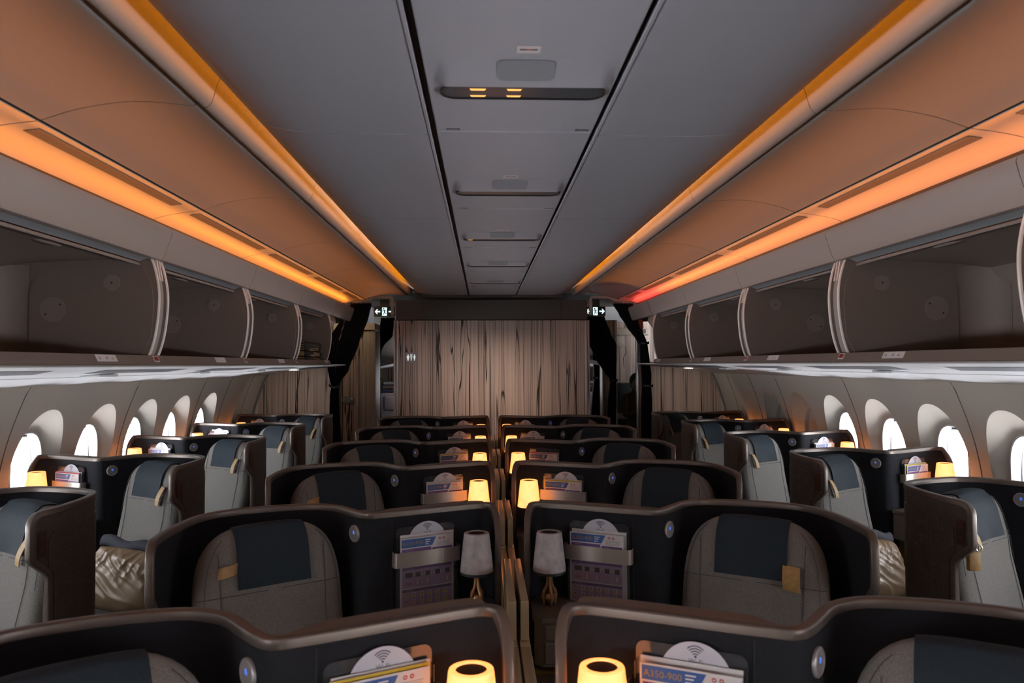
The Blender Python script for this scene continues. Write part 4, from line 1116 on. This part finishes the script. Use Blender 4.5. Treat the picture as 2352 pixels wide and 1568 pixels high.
MB().lathe([(.0, 0), (.012, 0), (.012, .006), (.0, .007)], 12, M=Matrix.Translation((0, -.008, 0)) @ Matrix.Rotation(pi / 2, 4, 'X')).build('latch_knob', M['steel'], t)
t = thing('wall_fitting', 'beige boxed fitting and screen above the right galley wall', 'fitting', (1.75, 9.60, 2.12))
MB().rbox(-.17, .30, -.06, .0, .0, .09, .008, 2).build('housing', M['beige'], t)
MB().rbox(-.13, -.02, -.045, .0, -.15, -.01, .006, 2).build('box', M['beige'], t)
MB().rbox(.09, .26, -.075, -.06, .02, .075, .004, 1).build('screen', M['black'], t)
MB().box(.13, .145, -.078, -.075, .03, .045).build('screen_light', M['glow'], t, smooth=0)
MB().tube([(.0, -.02, -.15), (.01, -.03, -.22), (-.03, -.03, -.30), (-.02, -.03, -.42)], .004, 6).build('cable', M['black'], t)
# jump seat on the right
t = thing('jump_seat', 'dark folded crew jump seat with pale frame beyond the right curtains', 'jump seat', (1.71, 9.45, 0))
MB().rbox(-.125, .12, .0, .10, 1.12, 1.50, .02, 3).build('back_cushion', M['jump'], t)
MB().rbox(-.115, .12, -.02, .10, .55, 1.05, .02, 3).build('seat_pad', M['jump'], t)
mb = MB(); mb.tube([(-.13, .03, .3), (-.13, .03, 1.48), (-.10, .03, 1.515), (.10, .03, 1.52), (.13, .03, 1.50)], .007, 8); mb.build('frame', M['beige'], t)
mb = MB(); mb.rbox(-.10, -.02, -.01, .01, 1.07, 1.10, .004, 1); mb.rbox(.0, .08, -.01, .01, 1.07, 1.10, .004, 1); mb.build('buckle', M['beige'], t)

# economy cabin glimpsed beyond the openings
for sgn, side in ((-1, 'left'), (1, 'right')):
    mb = MB(); mb.box(*sorted((sgn * .9, sgn * 2.7)), 13, 13.1, 0, 2.6); struct(mb.build('wall_economy_' + side, M['wood'], smooth=0))
    t = thing('economy_chair', 'grey-brown economy seat back with navy trim beyond the %s aisle' % side, 'seat', (sgn * 1.45, 10.9, 0))
    mb = MB(); R = []
    for z, w, d in ((.45, .22, .06), (.9, .225, .06), (1.12, .22, .055), (1.22, .21, .055), (1.30, .19, .05), (1.335, .15, .03)):
        R.append([(w * math.copysign(abs(cos(a)) ** .6, cos(a)), d * math.copysign(abs(sin(a)) ** .6, sin(a)), z) for a in [2 * pi * k / 32 for k in range(32)]])
    mb.rings(R); mb.build('seat_back', M['eco'], t)
    MB().tube([(-.20, -.02, 1.25), (-.19, -.02, 1.33), (-.10, -.02, 1.365), (.10, -.02, 1.365), (.19, -.02, 1.33), (.20, -.02, 1.25)], .012, 8).build('trim', M['econavy'], t)
    MB().rbox(-.10, .10, -.075, -.03, 1.08, 1.30, .03, 3).build('head_cushion', M['eco'], t)
    MB().rbox(-.22, .22, -.45, 0, .36, .47, .03, 3).build('seat_cushion', M['eco'], t)
    MB().rbox(-.20, .20, -.40, -.05, 0, .36, .02, 2).build('base', M['eco'], t)
    t = thing('shelf_fitting', 'pale horizontal fittings above the economy seat beyond the %s aisle' % side, 'fitting', (sgn * 1.45, 12.2, 1.36))
    MB().rbox(-.3, .3, 0, .5, 0, .05, .01, 2).build('lower_ledge', M['bin'], t); MB().rbox(-.3, .3, .1, .5, .06, .11, .01, 2).build('upper_ledge', M['bezel'], t)
    mb = MB(); solid([(1.22, 1.78), (1.50, 1.72), (1.9, 1.66)], .05, 9.9, 12.9, sgn, mb); mb.prism([(sgn * x, z) for x, z in ((1.22, 1.80), (1.20, 2.0), (1.25, 2.3), (1.3, 2.555), (2.0, 2.555), (2.0, 1.80))], 10.4, 12.9, lambda a, b, c: (a, c, b))
    tag(mb.build('economy_bin', M['psu']), 'white overhead bin of the next cabin seen beyond the %s aisle' % side, 'overhead bin')
struct(MB().box(-2.7, 2.7, 8.4, 13.1, 2.56, 2.6).build('ceiling_rear', M['side']))
struct(MB().box(-.9, .9, 13, 13.1, 0, 2.6).build('wall_end', M['dark']))
for sgn in (-1, 1): struct(MB().box(*sorted((sgn * 2.6, sgn * 2.7)), 8.34, 13.1, 0, 2.6).build('wall_aft_' + ('a' if sgn < 0 else 'b') , M['wall']))

# ------------------------------------------------------------------ curtains
def curtain(label, rows, yc, ties=(), pleats=9, rail_top=True):
    """rows: (z, x0, x1); pleated sheet with two faces"""
    t = thing('curtain', label, 'curtain', (0, 0, 0), 0, 'black aisle curtains')
    zs = [r[0] for r in rows]; n = pleats * 8
    rr = []
    for i in range(len(rows) - 1):
        for k in range(6):
            f = k / 6; a, b = rows[i], rows[i + 1]
            rr.append(tuple(a[j] + (b[j] - a[j]) * (smooth01(f) * .5 + f * .5) if j else a[0] + (b[0] - a[0]) * f for j in range(3)))
    rr.append(rows[-1])
    mb = MB(); R = []
    for z, x0, x1 in rr:
        w = x1 - x0; amp = min(.022, .004 + .10 * .20 / max(w, .05) * .12); ring = []
        for k in range(n + 1):
            u = k / n; ring.append((x0 + w * u, yc - amp * (1 + sin(2 * pi * pleats * u + .6 * sin(7 * u + z))) , z))
        for k in range(n, -1, -4):
            u = k / n; ring.append((x0 + w * u, yc + .02 + amp * .5 * sin(2 * pi * pleats * u), z))
        R.append(ring)
    mb.rings(R, True, True); mb.build('curtain_cloth', M['curtain'], t, smooth=60)
    for z, x0, x1, dz in ties:
        b = MB(); L_ = []
        for f in frange(0, 1, 12):
            x = x0 - .018 + (x1 - x0 + .036) * f; yv = yc - .052 - .012 * sin(pi * f); zz = z - dz * sin(pi * f)
            L_.append([(x, yv, zz - .014), (x, yv - .003, zz - .014), (x, yv - .003, zz + .014), (x, yv, zz + .014)])
        b.rings(L_, True, True); tb = b.build('tieback', M['curtain'], t)
        s_ = MB()
        for f in (.22, .5): s_.sphere((x0 + (x1 - x0) * f, yc - .070, z - dz * sin(pi * f)), .0065, nu=6, nv=10)
        s_.build('stud', M['stud'], tb)
    if rail_top:
        g = MB(); z, x0, x1 = rows[0]
        for k in range(14):
            x = x0 + (x1 - x0) * (k + .5) / 14; g.tube([(x, yc - .01, z - .004), (x, yc - .01, z + .018)], .004, 6)
        g.build('glider', M['strap'], t)
    return t
curtain('large black pleated curtain tied back at the left partition edge', [(2.435, -1.565, -1.345), (2.30, -1.665, -1.375), (1.985, -1.838, -1.487), (1.69, -1.822, -1.60), (1.555, -1.79, -1.69), (1.50, -1.785, -1.698), (1.40, -1.795, -1.70), (1.20, -1.80, -1.695), (.9, -1.79, -1.675), (.3, -1.80, -1.66)], 8.30, ((1.53, -1.787, -1.694, .03),), 11)
curtain('narrow black curtain tied back beside the left end of the wood wall', [(2.35, -1.41, -1.235), (2.12, -1.435, -1.265), (1.985, -1.475, -1.38), (1.945, -1.486, -1.405), (1.75, -1.49, -1.42), (1.57, -1.487, -1.424), (1.3, -1.49, -1.415), (.98, -1.50, -1.405), (.3, -1.50, -1.40)], 9.55, ((1.955, -1.48, -1.405, .02), (1.57, -1.487, -1.424, 0)), 8)
curtain('black pleated curtain swept back to the right partition edge', [(2.43, 1.365, 1.585), (2.30, 1.44, 1.62), (2.19, 1.51, 1.662), (2.0, 1.64, 1.738), (1.96, 1.668, 1.75), (1.80, 1.672, 1.77), (1.62, 1.685, 1.79), (1.50, 1.69, 1.785), (1.3, 1.68, 1.795), (.93, 1.677, 1.80), (.3, 1.68, 1.80)], 8.30, ((1.985, 1.655, 1.745, .01), (1.50, 1.69, 1.785, 0)), 9)
curtain('wide black curtain hanging beside the right end of the wood wall', [(2.325, 1.15, 1.372), (2.12, 1.16, 1.45), (1.98, 1.19, 1.518), (1.80, 1.275, 1.515), (1.67, 1.35, 1.51), (1.55, 1.44, 1.504), (1.50, 1.43, 1.51), (1.30, 1.40, 1.51), (1.14, 1.395, 1.50), (.3, 1.38, 1.50)], 8.95, ((1.55, 1.44, 1.504, 0),), 9)
curtain('slim black curtain farthest down the right aisle', [(2.3, 1.33, 1.47), (1.96, 1.382, 1.478), (1.60, 1.397, 1.474), (1.55, 1.40, 1.470), (1.3, 1.37, 1.476), (1.07, 1.352, 1.476), (.3, 1.35, 1.48)], 10.0, ((1.56, 1.397, 1.474, 0),), 6)
for sgn, side in ((-1, 'left'), (1, 'right')):
    t = thing('curtain_rail', 'curved beige curtain rail bracket above the %s aisle' % side, 'curtain rail', (0, 0, 0))
    mb = MB(); pth = [(1.62, 2.462), (1.60, 2.466), (1.50, 2.466), (1.40, 2.466), (1.37, 2.472), (1.345, 2.492), (1.32, 2.500), (1.24, 2.500), (1.14, 2.500), (1.118, 2.496), (1.112, 2.48), (1.112, 2.30)]
    R = []
    for i, (x, z) in enumerate(pth):
        a = pth[max(i - 1, 0)]; b = pth[min(i + 1, len(pth) - 1)]; dx, dz = b[0] - a[0], b[1] - a[1]; l = sqrt(dx * dx + dz * dz); nx, nz = -dz / l, dx / l
        R.append([(sgn * (x + nx * s1 * .014), 8.29 + s2 * .02, z + nz * s1 * .014) for s1, s2 in ((-1, -1), (1, -1), (1, 1), (-1, 1))])
    mb.rings(R, True, True); mb.build('rail', M['beige'], t, smooth=30)
    mb = MB(); mb.box(*sorted((sgn * 1.585, sgn * 1.445)), 8.268, 8.2695, 2.457, 2.476); 
    for zz in (2.462, 2.469): mb.box(*sorted((sgn * 1.575, sgn * 1.455)), 8.267, 8.268, zz, zz + .0025, 1)
    mb.build('placard', [M['beige'], M['seam']], t, smooth=0)
    mb = MB(); mb.tube([(sgn * 1.625, 8.29, 2.48), (sgn * 1.625, 8.29, 2.30), (sgn * 1.70, 8.29, 2.02)], .008, 6); mb.build('end_post', M['beige'], t)
    # hanging exit sign
    t = thing('exit_sign', 'lit exit sign with running figure and arrows above the %s aisle' % side, 'sign', (sgn * 1.28 - .012, 9.0, 2.39))
    MB().rbox(-.13, .13, -.02, .02, -.060, .060, .014, 3).build('sign_box', M['steel'], t)
    face = MB().prism(rrect(-.124, .124, -.055, .055, .010, 4), -.0225, -.019, lambda a, b, c: (a, c, b)).build('sign_face', M['signdark'], t, smooth=20)
    mb = MB()
    def pg(p, k=0): mb.add([(a, -.0232 - .0005 * k, b) for a, b in p], [tuple(range(len(p)))], k)
    for s1 in (-1, 1):
        pg([(s1 * a, b) for a, b in ((.050, -.009), (.094, -.009), (.094, .009), (.050, .009))])
        pg([(s1 * a, b) for a, b in ((.116, 0), (.094, .0), (.078, .030), (.090, .030))]); pg([(s1 * a, b) for a, b in ((.116, 0), (.090, -.030), (.078, -.030), (.094, 0))])
    pg([(-.028, -.050), (.030, -.050), (.030, .050), (-.028, .050)])
    # running figure in dark
    n = 12; mb.add([(-.008 + .0085 * cos(2 * pi * k / n), -.024, .034 + .0085 * sin(2 * pi * k / n)) for k in range(n)], [tuple(range(n))], 1)
    pg([(-.008, .024), (.004, .022), (.006, -.006), (-.006, -.006)], 1); pg([(-.007, .022), (-.022, .014), (-.026, .002), (-.021, .002), (-.017, .010), (-.004, .014)], 1)
    pg([(.003, .021), (.017, .016), (.020, .002), (.015, .002), (.012, .011), (.002, .014)], 1); pg([(-.006, -.004), (.004, -.006), (-.002, -.022), (-.013, -.043), (-.020, -.043), (-.010, -.024)], 1)
    pg([(-.002, -.004), (.006, -.004), (.011, -.018), (.024, -.018), (.024, -.024), (.007, -.024)], 1)
    mb.build('pictogram', [M['glow'], M['signdark']], face, smooth=0, recalc=False)
    MB().rbox(-.055, .055, -.015, .015, .060, .15, .004, 1).build('hanger', M['beige'], t)

# ------------------------------------------------------------------ crew member half hidden beyond the right curtains
def person():
    t = thing('person', 'crew member in dark brown jacket standing sideways beyond the right curtains', 'person', (1.80, 9.12, 0))
    J = {'pel': (0, 0, .92, .13), 'wst': (0, 0, 1.06, .115), 'chs': (0, .01, 1.25, .125), 'nck': (0, 0, 1.40, .055), 'hdb': (0, -.01, 1.47, .065), 'hdt': (0, -.01, 1.58, .07),
         'shl': (-.14, 0, 1.33, .055), 'ell': (-.17, -.09, 1.12, .042), 'wrl': (-.03, -.22, 1.16, .03), 'shr': (.14, 0, 1.33, .055), 'elr': (.19, -.06, 1.10, .042), 'wrr': (.08, -.22, 1.14, .03),
         'hpl': (-.085, 0, .86, .085), 'knl': (-.09, -.02, .48, .06), 'anl': (-.09, 0, .09, .042), 'tol': (-.09, -.13, .035, .035), 'hpr': (.085, 0, .86, .085), 'knr': (.09, .03, .48, .06), 'anr': (.09, .04, .09, .042), 'tor': (.09, -.09, .035, .035)}
    E = [('pel', 'wst'), ('wst', 'chs'), ('chs', 'nck'), ('nck', 'hdb'), ('hdb', 'hdt'), ('chs', 'shl'), ('shl', 'ell'), ('ell', 'wrl'), ('chs', 'shr'), ('shr', 'elr'), ('elr', 'wrr'), ('pel', 'hpl'), ('hpl', 'knl'), ('knl', 'anl'), ('anl', 'tol'), ('pel', 'hpr'), ('hpr', 'knr'), ('knr', 'anr'), ('anr', 'tor')]
    for side, wr in (('l', J['wrl']), ('r', J['wrr'])):
        s1 = 1 if side == 'l' else -1
        J['pa' + side] = (wr[0] + .02 * s1, wr[1] - .05, wr[2] + .01, .022); E.append(('wr' + side, 'pa' + side))
        for k, (dx, ln) in enumerate(((-.024, .055), (-.008, .065), (.008, .062), (.022, .05))):
            b = J['pa' + side]; J['f%s%d' % (side, k)] = (b[0] + dx * .8, b[1] - ln * .6, b[2] - .005, .009); J['g%s%d' % (side, k)] = (b[0] + dx, b[1] - ln, b[2] - .03, .008)
            E += [('pa' + side, 'f%s%d' % (side, k)), ('f%s%d' % (side, k), 'g%s%d' % (side, k))]
        J['t' + side] = (wr[0] + .05 * s1, wr[1] - .05, wr[2] + .03, .01); E.append(('wr' + side, 't' + side))
    names = list(J); me = bpy.data.meshes.new('body'); me.from_pydata([J[n][:3] for n in names], [(names.index(a), names.index(b)) for a, b in E], [])
    me.materials.append(M['jacket']); ob = link('body', me, t)
    sk = ob.modifiers.new('skin', 'SKIN'); ob.modifiers.new('sub', 'SUBSURF').levels = 2; ob.modifiers['sub'].render_levels = 2
    if not me.skin_vertices: me.attributes.new('skin', 'FLOAT', 'POINT')
    for i, n in enumerate(names):
        sv = me.skin_vertices[0].data[i]; r = J[n][3]; sv.radius = (r, r * (.8 if n in ('pel', 'wst', 'chs') else 1)); sv.use_root = (n == 'pel')
    # head with a face, hair, skirt
    mb = MB(); mb.sphere((0, -.015, 1.50), .085, sc=(.86, 1, 1.22)); mb.sphere((0, -.105, 1.495), .014, sc=(.8, 1.1, 1.4)); mb.box(-.02, .02, -.098, -.088, 1.452, 1.458)
    for s1 in (-1, 1): mb.sphere((s1 * .03, -.088, 1.515), .010); mb.sphere((s1 * .075, -.01, 1.50), .018, sc=(.5, 1, 1.5))
    mb.build('head', M['skin'], t, smooth=180)
    mb = MB(); mb.sphere((0, .015, 1.53), .098, sc=(.92, 1, 1.1)); mb.sphere((0, .10, 1.49), .045); mb.build('hair', M['hair'], t, smooth=180)
    mb = MB(); mb.lathe([(.150, .96), (.165, .85), (.175, .55), (.17, .545), (.15, .84)], 28); mb.build('skirt', M['skirt'], t)
    return t
person()
tag(MB().rbox(-.05, .05, -.003, .003, 0, .11, .001, 1).build('paper_sheet', M['white'], loc=(1.80, 8.84, 1.19)), 'pale sheet of paper held by the crew member', 'paper')

# ------------------------------------------------------------------ light
def area(name, loc, rot, sx, sy, power, col, spread=None):
    l = bpy.data.lights.new(name, 'AREA'); l.shape = 'RECTANGLE'; l.size = sx; l.size_y = sy; l.energy = power; l.color = col
    if spread: l.spread = spread
    o = bpy.data.objects.new(name, l); COL.objects.link(o); o.location = loc; o.rotation_euler = rot; return o
def aim(o, d):
    o.rotation_euler = Vector(d).to_track_quat('-Z', 'Y').to_euler()
ORANGE = (1, .285, .028); AMBER = (1, .30, .006); BINP = 1.6; COVP = .80; WASHP = 3.7
def strip(x, z, y0, y1, d, power, col, wd=.02):
    o = area('led_strip', (x, (y0 + y1) / 2, z), (0, 0, 0), wd, y1 - y0, power * (y1 - y0), col)
    # local Y along the cabin, local -Z along d
    zax = -Vector(d).normalized(); yax = Vector((0, 1, 0)); xax = yax.cross(zax)
    o.rotation_euler = Matrix((xax, yax, zax)).transposed().to_euler(); return o
for sgn in (-1, 1):
    e = 8.2 if sgn < 0 else 6.6
    dv = (-sgn * .22, 0, .975)
    strip(sgn * 1.581, 2.373, -2.5, e, dv, BINP, ORANGE if sgn < 0 else (1, .28, .06))
    w_o = strip(sgn * 1.577, 2.377, -2.5, 8.2 if sgn < 0 else 7.0, (-sgn * .940, 0, .342), WASHP, ORANGE); w_o.data.spread = radians(30)
    if sgn > 0: w_o = strip(1.577, 2.377, 7.0, 8.2, (-.940, 0, .342), 1.0, (1, .07, .04)); w_o.data.spread = radians(60)
    if sgn > 0:
        strip(1.581, 2.373, 6.6, 7.1, dv, BINP, (1, .20, .06)); strip(1.581, 2.373, 7.1, 8.2, dv, BINP * 1.3, (1, .06, .035))
    strip(sgn * .765, 2.576, -2.5, 7.9, (sgn * 1, 0, .2), COVP, AMBER)
for sgn, w in portals:
    o = area('window_portal', (sgn * 2.84, w, WZ), (0, 0, 0), .30, .42, 1, (1, 1, 1)); aim(o, (-sgn, 0, 0)); o.data.cycles.is_portal = True
# galley and lavatory lamps, then added fill lamps
area('galley_lamp', (2.0, 8.85, 2.5), (0, 0, 0), .3, .3, .35, (1, .74, .30))
area('lavatory_lamp', (-1.75, 8.66, 2.5), (0, 0, 0), .3, .15, 2.2, (1, .72, .45))
for s1 in (-1, 1): area('economy_fill_lamp', (s1 * .95, 10.6, 1.55), (0, radians(90) * -s1, 0), .5, 1.2, 5, (.95, .95, 1))  # added unseen fill lamps that brighten the economy seats
area('rear_fill_lamp', (0, 7.0, 2.485), (radians(48), 0, 0), 1.0, .15, 4.5, (1, .80, .68), radians(58))  # added fill lamp, brightens the rear wood wall
for s1 in (-1, 1):
    o = area('side_fill_lamp', (s1 * 2.05, 7.45, 1.685), (0, 0, 0), .12, .05, .9, (1, .86, .74), radians(120)); aim(o, (0, .8, -.6))  # added fill lamps under the service panels, brighten the side partitions
area('front_fill_lamp', (0, -2.6, 2.4), (radians(60), 0, 0), 1.6, .4, 6, (.80, .82, 1))  # added unseen fill lamp behind the camera, lifts the ambient level

W = bpy.data.worlds.new('sky'); S.world = W; W.use_nodes = True
nt = W.node_tree; bg = nt.nodes['Background']
tc = nt.nodes.new('ShaderNodeTexCoord'); sp = nt.nodes.new('ShaderNodeSeparateXYZ'); rp = nt.nodes.new('ShaderNodeValToRGB')
nt.links.new(tc.outputs['Generated'], sp.inputs[0])
mr = nt.nodes.new('ShaderNodeMapRange'); mr.inputs['From Min'].default_value = -1; mr.inputs['From Max'].default_value = 1; nt.links.new(sp.outputs['Z'], mr.inputs[0]); nt.links.new(mr.outputs[0], rp.inputs[0])
rp.color_ramp.elements[0].color = (10, 10, 10.3, 1); rp.color_ramp.elements[1].color = (1.9, 2.2, 2.7, 1)
e = rp.color_ramp.elements.new(.5); e.color = (3.2, 3.3, 3.4, 1)
e = rp.color_ramp.elements.new(.40); e.color = (6.6, 6.6, 6.9, 1)
nt.links.new(rp.outputs[0], bg.inputs[0]); bg.inputs[1].default_value = 11.0

# ------------------------------------------------------------------ camera
F = 1700.0
cam = bpy.data.cameras.new('camera'); co = bpy.data.objects.new('camera', cam); COL.objects.link(co)
cam.sensor_width = 36; cam.lens = F * 36 / 2352; cam.clip_start = .05; cam.clip_end = 200
yaw = math.atan(66 / F); pit = math.atan(52 / F * cos(yaw)); roll = -radians(.25)
co.matrix_world = Matrix.Translation((-.10, 0, 1.75)) @ Matrix.Rotation(-yaw, 4, 'Z') @ Matrix.Rotation(pi / 2 + pit, 4, 'X') @ Matrix.Rotation(roll, 4, 'Z')
cam.dof.use_dof = True; cam.dof.focus_distance = 5.4; cam.dof.aperture_fstop = 6.3
S.camera = co
S.view_settings.view_transform = 'Standard'; S.view_settings.look = 'None'; S.view_settings.gamma = 1; S.view_settings.exposure = 0
S.cycles.use_denoising = True
S.cycles.max_bounces = 10; S.cycles.diffuse_bounces = 5; S.cycles.glossy_bounces = 4; S.cycles.transparent_max_bounces = 12
S.cycles.caustics_reflective = False; S.cycles.caustics_refractive = False
S.cycles.sample_clamp_indirect = 4
